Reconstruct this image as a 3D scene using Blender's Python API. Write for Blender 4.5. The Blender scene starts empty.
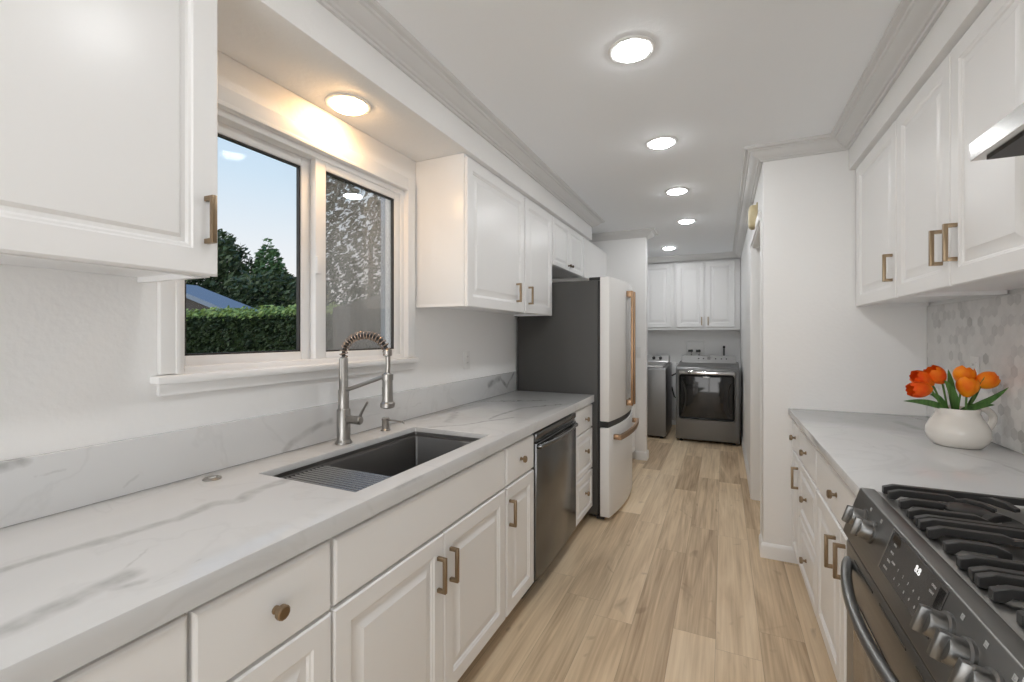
import bpy, bmesh, math, random
from mathutils import Vector, Matrix
R = math.radians
SC = bpy.context.scene
COL = SC.collection

# ------------------------------------------------------------------ camera
F_PX, VX = 452.0, 723.0
TH = math.atan((VX - 512) / F_PX)
cd = bpy.data.cameras.new('camera'); cam = bpy.data.objects.new('camera', cd); COL.objects.link(cam)
cd.sensor_width = 36; cd.lens = F_PX / 1024 * 36; cd.shift_y = -6 / 1024; cd.clip_start = 0.02
cam.location = (0, 0, 1.35); cam.rotation_euler = (R(90), 0, TH)
SC.camera = cam

# ------------------------------------------------------------------ sky, exposure, colour
FILL_GLOW = 3.6
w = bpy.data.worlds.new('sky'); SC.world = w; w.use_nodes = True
nt = w.node_tree; nt.nodes.clear()
tc = nt.nodes.new('ShaderNodeTexCoord'); sx = nt.nodes.new('ShaderNodeSeparateXYZ')
rp = nt.nodes.new('ShaderNodeValToRGB'); bg = nt.nodes.new('ShaderNodeBackground'); wo = nt.nodes.new('ShaderNodeOutputWorld')
nt.links.new(tc.outputs['Generated'], sx.inputs[0]); nt.links.new(sx.outputs['Z'], rp.inputs[0])
# fill glow added behind the camera, tipped below the horizon to lift the ceiling
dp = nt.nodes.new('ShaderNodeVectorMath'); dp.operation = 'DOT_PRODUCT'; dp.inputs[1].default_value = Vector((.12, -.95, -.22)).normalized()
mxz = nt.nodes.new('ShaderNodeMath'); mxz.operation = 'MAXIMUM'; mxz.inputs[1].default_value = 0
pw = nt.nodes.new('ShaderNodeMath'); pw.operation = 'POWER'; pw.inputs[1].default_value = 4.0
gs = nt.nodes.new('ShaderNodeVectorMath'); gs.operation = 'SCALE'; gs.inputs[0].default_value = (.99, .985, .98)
gm = nt.nodes.new('ShaderNodeMath'); gm.operation = 'MULTIPLY'; gm.inputs[1].default_value = FILL_GLOW
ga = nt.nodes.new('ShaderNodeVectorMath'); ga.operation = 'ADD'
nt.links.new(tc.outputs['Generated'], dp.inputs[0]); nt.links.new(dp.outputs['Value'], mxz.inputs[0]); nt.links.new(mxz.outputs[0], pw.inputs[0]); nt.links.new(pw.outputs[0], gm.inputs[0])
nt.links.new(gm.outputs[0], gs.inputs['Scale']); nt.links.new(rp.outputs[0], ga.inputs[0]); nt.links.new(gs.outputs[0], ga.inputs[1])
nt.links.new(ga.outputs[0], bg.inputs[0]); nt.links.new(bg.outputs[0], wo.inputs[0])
cr = rp.color_ramp
cr.elements[0].position = 0.0; cr.elements[0].color = (0.93, 0.90, 0.86, 1)
cr.elements[1].position = 1.0; cr.elements[1].color = (0.16, 0.36, 0.80, 1)
for p, c in ((0.13, (0.94, 0.96, 0.98, 1)), (0.30, (0.68, 0.84, 0.98, 1)), (0.5, (0.46, 0.69, 0.96, 1))):
    e = cr.elements.new(p); e.color = c
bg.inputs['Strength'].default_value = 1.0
sun_d = bpy.data.lights.new('sun', 'SUN'); sun = bpy.data.objects.new('sun', sun_d); COL.objects.link(sun)
sun_d.energy = 0.5; sun_d.angle = R(3); sun_d.color = (1, .93, .82)
sun.rotation_euler = (R(62), 0, R(-35))        # low evening sun, travelling away over the garden
SC.view_settings.view_transform = 'Standard'; SC.view_settings.look = 'None'
SC.view_settings.exposure = -0.09; SC.view_settings.gamma = 1.0; SC.view_settings.use_curve_mapping = False
LAMP = 72.0
try:
    SC.cycles.max_bounces = 12; SC.cycles.diffuse_bounces = 7; SC.cycles.glossy_bounces = 4
    SC.cycles.transparent_max_bounces = 16
    SC.cycles.use_denoising = True; SC.cycles.caustics_reflective = False; SC.cycles.caustics_refractive = False
    SC.cycles.sample_clamp_indirect = 4.0
except Exception:
    pass

# ------------------------------------------------------------------ materials
MATS = {}
def mat(name, rgb, rough=.5, metal=0., spec=.5, bump=None, emit=None, coat=0., aniso=0.):
    m = bpy.data.materials.new(name); m.use_nodes = True
    b = m.node_tree.nodes['Principled BSDF']
    b.inputs['Base Color'].default_value = (*rgb, 1); b.inputs['Roughness'].default_value = rough
    b.inputs['Metallic'].default_value = metal; b.inputs['Specular IOR Level'].default_value = spec
    b.inputs['Coat Weight'].default_value = coat
    if emit:
        b.inputs['Emission Color'].default_value = (*emit[0], 1); b.inputs['Emission Strength'].default_value = emit[1]
    if bump:
        n = m.node_tree.nodes; l = m.node_tree.links
        t = n.new('ShaderNodeTexCoord'); mp = n.new('ShaderNodeMapping'); no = n.new('ShaderNodeTexNoise'); bp = n.new('ShaderNodeBump')
        sc = bump[0] if isinstance(bump[0], tuple) else (bump[0],) * 3
        mp.inputs['Scale'].default_value = sc; no.inputs['Scale'].default_value = 1.0; no.inputs['Detail'].default_value = 2
        l.new(t.outputs['Object'], mp.inputs[0]); l.new(mp.outputs[0], no.inputs['Vector'])
        l.new(no.outputs[0], bp.inputs['Height']); bp.inputs['Strength'].default_value = bump[1]; bp.inputs['Distance'].default_value = bump[2]
        l.new(bp.outputs[0], b.inputs['Normal'])
        if len(bump) > 3:      # slight roughness / tone streaks
            mx = n.new('ShaderNodeMapRange'); mx.inputs['To Min'].default_value = rough - bump[3]; mx.inputs['To Max'].default_value = rough + bump[3]
            l.new(no.outputs[0], mx.inputs[0]); l.new(mx.outputs[0], b.inputs['Roughness'])
    MATS[name] = m
    return m
def mixcol(m, c1, c2, scale, lo=.4, hi=.6, detail=4, dist=0., bump=0.):
    """base colour mottled between two colours by noise"""
    n = m.node_tree.nodes; l = m.node_tree.links; b = n['Principled BSDF']
    t = n.new('ShaderNodeTexCoord'); mp = n.new('ShaderNodeMapping'); no = n.new('ShaderNodeTexNoise'); r = n.new('ShaderNodeValToRGB')
    mp.inputs['Scale'].default_value = scale if isinstance(scale, tuple) else (scale,) * 3
    no.inputs['Scale'].default_value = 1; no.inputs['Detail'].default_value = detail; no.inputs['Distortion'].default_value = dist
    r.color_ramp.elements[0].position = lo; r.color_ramp.elements[0].color = (*c1, 1)
    r.color_ramp.elements[1].position = hi; r.color_ramp.elements[1].color = (*c2, 1)
    l.new(t.outputs['Object'], mp.inputs[0]); l.new(mp.outputs[0], no.inputs['Vector']); l.new(no.outputs[0], r.inputs[0]); l.new(r.outputs[0], b.inputs['Base Color'])
    if bump:
        bp = n.new('ShaderNodeBump'); bp.inputs['Strength'].default_value = bump; bp.inputs['Distance'].default_value = .01
        l.new(no.outputs[0], bp.inputs['Height']); l.new(bp.outputs[0], b.inputs['Normal'])
    return m

mat('wall_paint', (.87, .868, .862), .55, spec=.3, bump=(55., .25, .004))
mat('ceiling_paint', (.89, .912, .935), .75, spec=.2, bump=(60., .15, .003))
mat('trim_paint', (.87, .868, .862), .35, spec=.4)
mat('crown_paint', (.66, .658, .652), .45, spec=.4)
mat('cabinet_paint', (.87, .868, .866), .3, spec=.5)
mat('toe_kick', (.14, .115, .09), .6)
mat('vinyl', (.86, .855, .85), .3, spec=.4)
mat('gasket', (.03, .027, .025), .5)
mat('bronze', (.33, .245, .16), .36, 1.)
mat('dark_bronze', (.14, .10, .07), .4, 1.)
mat('copper', (.42, .27, .165), .36, 1., bump=((120., 120., 6.), .1, .001))
mat('steel', (.36, .355, .345), .27, 1., bump=((8., 200., 200.), .08, .001))
mat('sink_steel', (.20, .197, .194), .42, 1., bump=((6., 150., 150.), .1, .001, .06))
mat('nickel', (.40, .385, .365), .3, 1.)
mat('spring_steel', (.42, .33, .27), .25, 1.)
mat('black_steel', (.25, .248, .243), .34, 1., bump=((4., 4., 160.), .06, .001, .05))
mat('dw_steel', (.19, .193, .196), .24, 1., bump=((3., 5., 3.), .14, .02, .05))
mat('black_glass', (.012, .012, .012), .06, spec=.6)
mat('panel_glass', (.045, .043, .042), .2, spec=.5)
mat('cast_iron', (.035, .034, .033), .42, spec=.5)
mat('cap_black', (.02, .02, .02), .35)
mat('tray_steel', (.40, .395, .385), .3, 1.)
mat('fridge_white', (.80, .79, .775), .42, spec=.45, bump=((300., 300., 3.), .05, .001))
mat('fridge_grey', (.062, .060, .057), .5, spec=.4)
mat('plastic_black', (.018, .018, .018), .4)
mat('plastic_white', (.80, .80, .79), .35)
mat('plastic_grey', (.42, .42, .41), .4)
mat('appliance_grey', (.22, .219, .217), .34, .75)
mat('appliance_light', (.50, .495, .49), .32, .7)
mat('chrome', (.75, .745, .74), .1, 1.)
mat('chime_cream', (.66, .57, .36), .45)
mat('mark_white', (.5, .5, .495), .5)
mat('display_lit', (.9, .9, .9), .4, emit=((1, 1, 1), .8))
mat('glaze', (.80, .765, .71), .12, spec=.5, coat=.4)
mat('lamp_white', (1, 1, 1), .5, emit=((.965, .985, 1.0), LAMP))
mat('lamp_laundry', (1, 1, 1), .5, emit=((.965, .985, 1.0), LAMP * 1.7))
mat('lamp_warm', (1, 1, 1), .5, emit=((1, .60, .27), 62.))
mat('hood_steel', (.60, .59, .575), .22, 1.)
mat('hood_filter', (.03, .028, .026), .5)
mat('tile_white', (.76, .755, .745), .3); mixcol(MATS['tile_white'], (.70, .695, .685), (.80, .795, .785), 14., .3, .7)
mat('tile_pale', (.66, .655, .645), .3); mixcol(MATS['tile_pale'], (.58, .575, .57), (.72, .715, .705), 18., .3, .7)
mat('tile_grey', (.5, .5, .49), .3); mixcol(MATS['tile_grey'], (.52, .52, .51), (.64, .635, .625), 20., .3, .7)
mat('tile_dark', (.36, .355, .345), .3); mixcol(MATS['tile_dark'], (.42, .42, .41), (.54, .535, .525), 20., .3, .7)
mat('grout', (.74, .735, .725), .7)
mat('stem_green', (.10, .22, .045), .45)
mat('leaf_green', (.06, .17, .03), .4); mixcol(MATS['leaf_green'], (.045, .13, .025), (.10, .24, .05), (60., 60., 8.), .35, .65)
mat('petal', (.80, .20, .01), .5, spec=.25); mixcol(MATS['petal'], (.85, .085, .006), (.95, .24, .006), (22., 22., 14.), .35, .7, 3)
mat('petal_yellow', (.85, .33, .012), .5, spec=.25); mixcol(MATS['petal_yellow'], (.88, .13, .006), (.97, .33, .008), (20., 20., 14.), .3, .65, 3)
mat('lawn', (.08, .12, .035), .9); mixcol(MATS['lawn'], (.05, .08, .02), (.13, .17, .06), 9.)
mat('hedge_leaf', (.035, .07, .02), .5, spec=.2); mixcol(MATS['hedge_leaf'], (.014, .026, .012), (.055, .08, .03), 7., .35, .7)
mat('hedge_tip', (.22, .33, .08), .5); mixcol(MATS['hedge_tip'], (.12, .21, .05), (.36, .46, .14), 9., .35, .7)
mat('conifer_leaf', (.05, .11, .035), .6); mixcol(MATS['conifer_leaf'], (.035, .085, .03), (.10, .19, .06), 3., .35, .7)
mat('tree_leaf', (.035, .065, .025), .55); mixcol(MATS['tree_leaf'], (.018, .038, .014), (.08, .12, .045), 2.5, .35, .7)
mat('dark_leaf', (.02, .035, .015), .7, spec=.1); mixcol(MATS['dark_leaf'], (.010, .020, .009), (.04, .055, .025), 2.5, .35, .7)
mat('olive_leaf', (.10, .12, .045), .55); mixcol(MATS['olive_leaf'], (.05, .07, .025), (.2, .2, .08), 2.5, .35, .7)
mat('bark', (.08, .055, .04), .9)
mat('far_roof', (.17, .21, .27), .6)
mat('far_wall', (.06, .05, .045), .8)
mat('fence_wood', (.10, .08, .065), .8); mixcol(MATS['fence_wood'], (.065, .05, .04), (.115, .095, .075), (12., 12., 1.2))
mat('post_blue', (.25, .29, .34), .5)

def glass_mat(name, glare, refl=1.):
    m = bpy.data.materials.new(name); m.use_nodes = True; n = m.node_tree.nodes; l = m.node_tree.links; n.clear()
    o = n.new('ShaderNodeOutputMaterial'); tr = n.new('ShaderNodeBsdfTransparent'); gl = n.new('ShaderNodeBsdfGlossy'); gl.inputs['Roughness'].default_value = .02
    fr = n.new('ShaderNodeFresnel'); fr.inputs['IOR'].default_value = 1.5; mx = n.new('ShaderNodeMixShader')
    mu = n.new('ShaderNodeMath'); mu.operation = 'MULTIPLY'; mu.inputs[1].default_value = refl
    l.new(fr.outputs[0], mu.inputs[0]); l.new(mu.outputs[0], mx.inputs[0]); l.new(tr.outputs[0], mx.inputs[1]); l.new(gl.outputs[0], mx.inputs[2])
    out = mx
    if glare:      # room's reflection painted into the pane as a pale veil with streaks
        t = n.new('ShaderNodeTexCoord'); no = n.new('ShaderNodeTexNoise'); no.inputs['Scale'].default_value = 1.6; no.inputs['Detail'].default_value = 3
        mp = n.new('ShaderNodeMapping'); mp.inputs['Rotation'].default_value = (R(40), 0, 0); mp.inputs['Scale'].default_value = (1, 40, 3)
        n2 = n.new('ShaderNodeTexNoise'); n2.inputs['Scale'].default_value = 1.; n2.inputs['Detail'].default_value = 2
        l.new(t.outputs['Object'], no.inputs['Vector']); l.new(t.outputs['Object'], mp.inputs[0]); l.new(mp.outputs[0], n2.inputs['Vector'])
        vd = n.new('ShaderNodeVectorMath'); vd.operation = 'DISTANCE'; vd.inputs[1].default_value = GLARE_C
        ms = n.new('ShaderNodeVectorMath'); ms.operation = 'MULTIPLY'; ms.inputs[1].default_value = (0, 1.25, .8)
        l.new(t.outputs['Object'], ms.inputs[0]); l.new(ms.outputs[0], vd.inputs[0])
        mr = n.new('ShaderNodeMapRange'); mr.inputs['From Min'].default_value = .42; mr.inputs['From Max'].default_value = .05
        mr.interpolation_type = 'SMOOTHSTEP'
        l.new(vd.outputs['Value'], mr.inputs[0])
        a = n.new('ShaderNodeMath'); a.operation = 'MULTIPLY_ADD'; l.new(no.outputs[0], a.inputs[0]); a.inputs[1].default_value = .07; a.inputs[2].default_value = .0
        s2 = n.new('ShaderNodeMapRange'); s2.inputs['From Min'].default_value = .58; s2.inputs['From Max'].default_value = .75; s2.inputs['To Max'].default_value = .10
        l.new(n2.outputs[0], s2.inputs[0])
        b = n.new('ShaderNodeMath'); b.operation = 'MULTIPLY_ADD'; l.new(mr.outputs[0], b.inputs[0]); b.inputs[1].default_value = glare; l.new(a.outputs[0], b.inputs[2])
        c = n.new('ShaderNodeMath'); c.operation = 'ADD'; c.use_clamp = True; l.new(b.outputs[0], c.inputs[0]); l.new(s2.outputs[0], c.inputs[1])
        di = n.new('ShaderNodeBsdfDiffuse'); di.inputs[0].default_value = (.62, .60, .56, 1)
        tl = n.new('ShaderNodeBsdfTranslucent'); tl.inputs[0].default_value = (.62, .62, .58, 1)
        ad = n.new('ShaderNodeMixShader'); ad.inputs[0].default_value = .3; l.new(di.outputs[0], ad.inputs[1]); l.new(tl.outputs[0], ad.inputs[2])
        m2 = n.new('ShaderNodeMixShader'); l.new(c.outputs[0], m2.inputs[0]); l.new(mx.outputs[0], m2.inputs[1]); l.new(ad.outputs[0], m2.inputs[2]); out = m2
    l.new(out.outputs[0], o.inputs[0])
    MATS[name] = m
GLARE_C = (0, .06, -.06)
glass_mat('pane_clear', 0, .035); glass_mat('pane_glare', .19, .4)

def floor_mat():
    m = mat('oak_planks', (.5, .4, .3), .42, spec=.35); n = m.node_tree.nodes; l = m.node_tree.links; b = n['Principled BSDF']
    def M(op, *a, clamp=False):
        x = n.new('ShaderNodeMath'); x.operation = op; x.use_clamp = clamp
        for i, v in enumerate(a):
            if isinstance(v, (int, float)): x.inputs[i].default_value = v
            else: l.new(v, x.inputs[i])
        return x.outputs[0]
    t = n.new('ShaderNodeTexCoord'); s = n.new('ShaderNodeSeparateXYZ'); l.new(t.outputs['Object'], s.inputs[0])
    X, Y = s.outputs['X'], s.outputs['Y']
    PW, PL = .178, 1.22
    xr = M('DIVIDE', M('ADD', X, .03), PW); row = M('FLOOR', xr); fx = M('FRACT', xr)
    wn = n.new('ShaderNodeTexWhiteNoise'); wn.noise_dimensions = '1D'; l.new(row, wn.inputs['W'])
    yr = M('ADD', M('DIVIDE', Y, PL), M('MULTIPLY', wn.outputs['Value'], 7.3)); pl = M('FLOOR', yr); fy = M('FRACT', yr)
    cb = n.new('ShaderNodeCombineXYZ'); l.new(row, cb.inputs[0]); l.new(pl, cb.inputs[1])
    w2 = n.new('ShaderNodeTexWhiteNoise'); w2.noise_dimensions = '3D'; l.new(cb.outputs[0], w2.inputs['Vector'])
    pid = w2.outputs['Value']
    def noise(sx_, sy_, det, dist, seed):
        c = n.new('ShaderNodeCombineXYZ'); l.new(M('MULTIPLY', X, sx_), c.inputs[0]); l.new(M('MULTIPLY', Y, sy_), c.inputs[1]); l.new(M('MULTIPLY', pid, 40. + seed), c.inputs[2])
        q = n.new('ShaderNodeTexNoise'); q.inputs['Scale'].default_value = 1; q.inputs['Detail'].default_value = det; q.inputs['Distortion'].default_value = dist
        l.new(c.outputs[0], q.inputs['Vector']); return q.outputs[0]
    g1 = noise(11., .8, 5, 1.6, 0); g2 = noise(85., 2.2, 3, .3, 7); g3 = noise(5., 2.6, 2, 2.5, 13)
    r1 = n.new('ShaderNodeValToRGB'); e = r1.color_ramp.elements
    e[0].position = .0; e[0].color = (.35, .235, .14, 1); e[1].position = 1.; e[1].color = (.93, .77, .56, 1)
    e2 = e.new(.5); e2.color = (.70, .54, .36, 1)
    v = M('ADD', M('MULTIPLY', pid, .46), M('ADD', M('MULTIPLY', g1, .95), M('MULTIPLY_ADD', g2, .62, -.55)), clamp=True)
    l.new(v, r1.inputs[0])
    # knots and dark smudges in the print of the planks
    k = n.new('ShaderNodeMapRange'); k.inputs['From Min'].default_value = .66; k.inputs['From Max'].default_value = .78; k.inputs['To Max'].default_value = .45
    l.new(g3, k.inputs[0])
    mx = n.new('ShaderNodeMix'); mx.data_type = 'RGBA'; l.new(k.outputs[0], mx.inputs[0]); l.new(r1.outputs[0], mx.inputs[6]); mx.inputs[7].default_value = (.22, .14, .085, 1)
    ed = M('MINIMUM', M('MULTIPLY', M('MINIMUM', fx, M('SUBTRACT', 1., fx)), PW), M('MULTIPLY', M('MINIMUM', fy, M('SUBTRACT', 1., fy)), PL))
    ln = M('LESS_THAN', ed, .0011)
    m3 = n.new('ShaderNodeMix'); m3.data_type = 'RGBA'; l.new(M('MULTIPLY', ln, .4), m3.inputs[0]); l.new(mx.outputs[2], m3.inputs[6]); m3.inputs[7].default_value = (.17, .11, .07, 1)
    l.new(m3.outputs[2], b.inputs['Base Color'])
    bp = n.new('ShaderNodeBump'); bp.inputs['Strength'].default_value = .12; bp.inputs['Distance'].default_value = .002
    l.new(g2, bp.inputs['Height']); l.new(bp.outputs[0], b.inputs['Normal'])
    mr = n.new('ShaderNodeMapRange'); mr.inputs['To Min'].default_value = .36; mr.inputs['To Max'].default_value = .52; l.new(g2, mr.inputs[0]); l.new(mr.outputs[0], b.inputs['Roughness'])
floor_mat()

def marble(name, veins, loc, base=(.665, .668, .67), vein=(.27, .268, .264)):
    """white quartz with the slab's own grey veins: each vein a polyline (world points), width, strength"""
    m = mat(name, base, .13, spec=.5); n = m.node_tree.nodes; l = m.node_tree.links; b = n['Principled BSDF']
    def M(op, *a, clamp=False):
        x = n.new('ShaderNodeMath'); x.operation = op; x.use_clamp = clamp
        for i, v in enumerate(a):
            if isinstance(v, (int, float)): x.inputs[i].default_value = v
            else: l.new(v, x.inputs[i])
        return x.outputs[0]
    def V(op, *a):
        x = n.new('ShaderNodeVectorMath'); x.operation = op
        for i, v in enumerate(a):
            if isinstance(v, (tuple, Vector)): x.inputs[i].default_value = v
            else: l.new(v, x.inputs[i])
        return x
    t = n.new('ShaderNodeTexCoord'); no = n.new('ShaderNodeTexNoise'); no.inputs['Scale'].default_value = 9; no.inputs['Detail'].default_value = 5
    l.new(t.outputs['Object'], no.inputs['Vector'])
    d0 = V('SUBTRACT', no.outputs['Color'], (.5, .5, .5)); d1 = n.new('ShaderNodeVectorMath'); d1.operation = 'SCALE'; d1.inputs['Scale'].default_value = .05
    l.new(d0.outputs[0], d1.inputs[0]); P = V('ADD', t.outputs['Object'], d1.outputs[0]).outputs[0]
    nw = n.new('ShaderNodeTexNoise'); nw.inputs['Scale'].default_value = 22; nw.inputs['Detail'].default_value = 4; l.new(t.outputs['Object'], nw.inputs['Vector'])
    acc = None
    for pts, wid, stg in veins:
        for i in range(len(pts) - 1):
            a = Vector(pts[i]) - Vector(loc); bb = Vector(pts[i + 1]) - Vector(loc); ab = bb - a
            pa = V('SUBTRACT', P, tuple(a)).outputs[0]
            dt = V('DOT_PRODUCT', pa, tuple(ab / max(ab.length_squared, 1e-6))).outputs['Value']
            h = M('MULTIPLY_ADD', dt, 1., 0., clamp=True)
            sc_ = n.new('ShaderNodeVectorMath'); sc_.operation = 'SCALE'; sc_.inputs[0].default_value = tuple(ab); l.new(h, sc_.inputs['Scale'])
            df = V('SUBTRACT', pa, sc_.outputs[0]).outputs[0]; ln = V('LENGTH', df).outputs['Value']
            mr = n.new('ShaderNodeMapRange'); mr.inputs['From Min'].default_value = wid; mr.inputs['From Max'].default_value = wid * .35
            mr.inputs['To Min'].default_value = 0; mr.inputs['To Max'].default_value = stg; l.new(ln, mr.inputs[0])
            acc = mr.outputs[0] if acc is None else M('MAXIMUM', acc, mr.outputs[0])
    tone = n.new('ShaderNodeMapRange'); tone.inputs['From Min'].default_value = .3; tone.inputs['From Max'].default_value = .65; tone.inputs['To Min'].default_value = .35
    l.new(nw.outputs[0], tone.inputs[0])
    f = M('MULTIPLY', acc, tone.outputs[0])
    # faint hairline veining everywhere
    n3 = n.new('ShaderNodeTexNoise'); n3.inputs['Scale'].default_value = 1.7; n3.inputs['Detail'].default_value = 5; n3.inputs['Distortion'].default_value = 1.2; l.new(t.outputs['Object'], n3.inputs['Vector'])
    hl = n.new('ShaderNodeMapRange'); hl.inputs['From Min'].default_value = .02; hl.inputs['From Max'].default_value = 0.; hl.inputs['To Min'].default_value = 0; hl.inputs['To Max'].default_value = .09
    l.new(M('ABSOLUTE', M('SUBTRACT', n3.outputs[0], .5)), hl.inputs[0])
    f = M('ADD', f, hl.outputs[0], clamp=True)
    mx = n.new('ShaderNodeMix'); mx.data_type = 'RGBA'; l.new(f, mx.inputs[0]); mx.inputs[6].default_value = (*base, 1); mx.inputs[7].default_value = (*vein, 1)
    l.new(mx.outputs[2], b.inputs['Base Color'])
    return m

# ------------------------------------------------------------------ mesh helpers
class Frame:
    """a upright face: a runs along, z up, d outwards"""
    def __init__(s, o, A, D): s.o, s.A, s.D = Vector(o), Vector(A), Vector(D)
    def __call__(s, a, z, d=0.): return s.o + s.A * a + s.D * d + Vector((0, 0, z))
WORLD = Frame((0, 0, 0), (1, 0, 0), (0, 1, 0))            # a = x, d = y

class MB:
    def __init__(s): s.bm = bmesh.new(); s.mi = 0
    def _merge(s, b, bev=0., seg=2, only=None):
        if bev > 0:
            es = [e for e in b.edges if (only is None or only(e))]
            bmesh.ops.bevel(b, geom=es, offset=bev, segments=seg, affect='EDGES', profile=.5)
        for f in b.faces: f.material_index = s.mi
        me = bpy.data.meshes.new('t'); b.to_mesh(me); b.free(); s.bm.from_mesh(me); bpy.data.meshes.remove(me)
        return s
    def fbox(s, fr, a0, a1, z0, z1, d0, d1, bev=0., seg=2):
        b = bmesh.new()
        v = [b.verts.new(fr(a, z, d)) for a in (a0, a1) for z in (z0, z1) for d in (d0, d1)]
        for q in ((0, 1, 3, 2), (4, 6, 7, 5), (0, 4, 5, 1), (2, 3, 7, 6), (0, 2, 6, 4), (1, 5, 7, 3)): b.faces.new([v[i] for i in q])
        bmesh.ops.recalc_face_normals(b, faces=b.faces[:])
        return s._merge(b, bev, seg)
    def box(s, x0, x1, y0, y1, z0, z1, bev=0., seg=2): return s.fbox(WORLD, x0, x1, z0, z1, y0, y1, bev, seg)
    def prism(s, poly, axis, c0, c1, bev=0., seg=2, only=None):
        """polygon in the two other axes (in xyz order), extruded along axis from c0 to c1"""
        b = bmesh.new()
        def P(p, c):
            q = list(p); q.insert('xyz'.index(axis), c); return q
        lo = [b.verts.new(P(p, c0)) for p in poly]; hi = [b.verts.new(P(p, c1)) for p in poly]; n = len(poly)
        b.faces.new(lo[::-1]); b.faces.new(hi)
        for i in range(n): b.faces.new((lo[i], lo[(i + 1) % n], hi[(i + 1) % n], hi[i]))
        bmesh.ops.recalc_face_normals(b, faces=b.faces[:])
        return s._merge(b, bev, seg, only)
    def tube(s, pts, r, seg=10, caps=True):
        pts = [Vector(p) for p in pts]; n = len(pts); rr = r if isinstance(r, (list, tuple)) else [r] * n
        b = bmesh.new(); T = []
        for i in range(n):
            t = (pts[min(i + 1, n - 1)] - pts[max(i - 1, 0)]); T.append(t.normalized() if t.length > 1e-9 else Vector((0, 0, 1)))
        up = Vector((0, 0, 1)) if abs(T[0].z) < .9 else Vector((1, 0, 0))
        N = (up - T[0] * up.dot(T[0])).normalized(); rings = []
        for i in range(n):
            N = (N - T[i] * N.dot(T[i])); N = N.normalized() if N.length > 1e-6 else T[i].orthogonal().normalized()
            B = T[i].cross(N)
            rings.append([b.verts.new(pts[i] + (N * math.cos(k * 2 * math.pi / seg) + B * math.sin(k * 2 * math.pi / seg)) * rr[i]) for k in range(seg)])
        for i in range(n - 1):
            for k in range(seg): b.faces.new((rings[i][k], rings[i][(k + 1) % seg], rings[i + 1][(k + 1) % seg], rings[i + 1][k]))
        if caps: b.faces.new(rings[0][::-1]); b.faces.new(rings[-1])
        bmesh.ops.recalc_face_normals(b, faces=b.faces[:])
        return s._merge(b)
    def lathe(s, c, prof, axis=(0, 0, 1), seg=24):
        """prof = [(radius, height)] round axis through c"""
        ax = Vector(axis).normalized(); N = ax.orthogonal().normalized(); B = ax.cross(N); c = Vector(c); b = bmesh.new(); rings = []
        for r, h in prof:
            if r < 1e-6: rings.append([b.verts.new(c + ax * h)])
            else: rings.append([b.verts.new(c + ax * h + (N * math.cos(k * 2 * math.pi / seg) + B * math.sin(k * 2 * math.pi / seg)) * r) for k in range(seg)])
        for A_, B_ in zip(rings, rings[1:]):
            for k in range(seg):
                k2 = (k + 1) % seg
                if len(A_) == 1 and len(B_) == 1: continue
                if len(A_) == 1: b.faces.new((A_[0], B_[k], B_[k2]))
                elif len(B_) == 1: b.faces.new((A_[k], B_[0], A_[k2]))
                else: b.faces.new((A_[k], B_[k], B_[k2], A_[k2]))
        if len(rings[0]) > 1: b.faces.new(rings[0])
        if len(rings[-1]) > 1: b.faces.new(rings[-1][::-1])
        bmesh.ops.recalc_face_normals(b, faces=b.faces[:])
        return s._merge(b)
    def rings(s, fr, a0, a1, z0, z1, prof, back=0.):
        """raised-panel door: nested rectangles (inset, depth)"""
        b = bmesh.new(); L = []
        for i, d in [(0, back)] + prof:
            L.append([b.verts.new(fr(a, z, d)) for a, z in ((a0 + i, z0 + i), (a1 - i, z0 + i), (a1 - i, z1 - i), (a0 + i, z1 - i))])
        b.faces.new(L[0][::-1]); b.faces.new(L[-1])
        for A_, B_ in zip(L, L[1:]):
            for k in range(4): b.faces.new((A_[k], A_[(k + 1) % 4], B_[(k + 1) % 4], B_[k]))
        bmesh.ops.recalc_face_normals(b, faces=b.faces[:])
        return s._merge(b)
    def sweep(s, path, prof, closed=False, side=1):
        """profile (p out from the wall, z) swept along an xy path with mitred corners; side=+1 offsets to the right of travel"""
        P = [Vector((*p, 0)) for p in path]; n = len(P); b = bmesh.new(); L = []
        def nrm(i, j):
            t = (P[j] - P[i]).normalized(); return Vector((t.y, -t.x, 0)) * side
        for i in range(n):
            if closed: n1, n2 = nrm((i - 1) % n, i), nrm(i, (i + 1) % n)
            else: n1 = nrm(max(i - 1, 0), max(i, 1)); n2 = nrm(min(i, n - 2), min(i + 1, n - 1))
            m = (n1 + n2); m = m / max(m.dot(n1), .2)
            L.append([b.verts.new(P[i] + m * p + Vector((0, 0, z))) for p, z in prof])
        k = len(prof)
        for i in range(n if closed else n - 1):
            A_, B_ = L[i], L[(i + 1) % n]
            for j in range(k): b.faces.new((A_[j], A_[(j + 1) % k], B_[(j + 1) % k], B_[j]))
        if not closed: b.faces.new(L[0][::-1]); b.faces.new(L[-1])
        bmesh.ops.recalc_face_normals(b, faces=b.faces[:])
        return s._merge(b)
    def faces(s, quads):
        for q in quads:
            f = s.bm.faces.new([s.bm.verts.new(p) for p in q]); f.material_index = s.mi
        return s
    def text(s, txt, size, M4, align='CENTER'):
        cu = bpy.data.curves.new('t', 'FONT'); cu.body = txt; cu.size = size; cu.align_x = align; cu.align_y = 'CENTER'; cu.extrude = .0002
        o = bpy.data.objects.new('t', cu); COL.objects.link(o); dg = bpy.context.evaluated_depsgraph_get()
        me = bpy.data.meshes.new_from_object(o.evaluated_get(dg)); me.transform(M4)
        bb = bmesh.new(); bb.from_mesh(me)
        bpy.data.objects.remove(o); bpy.data.curves.remove(cu); bpy.data.meshes.remove(me)
        return s._merge(bb)
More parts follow.
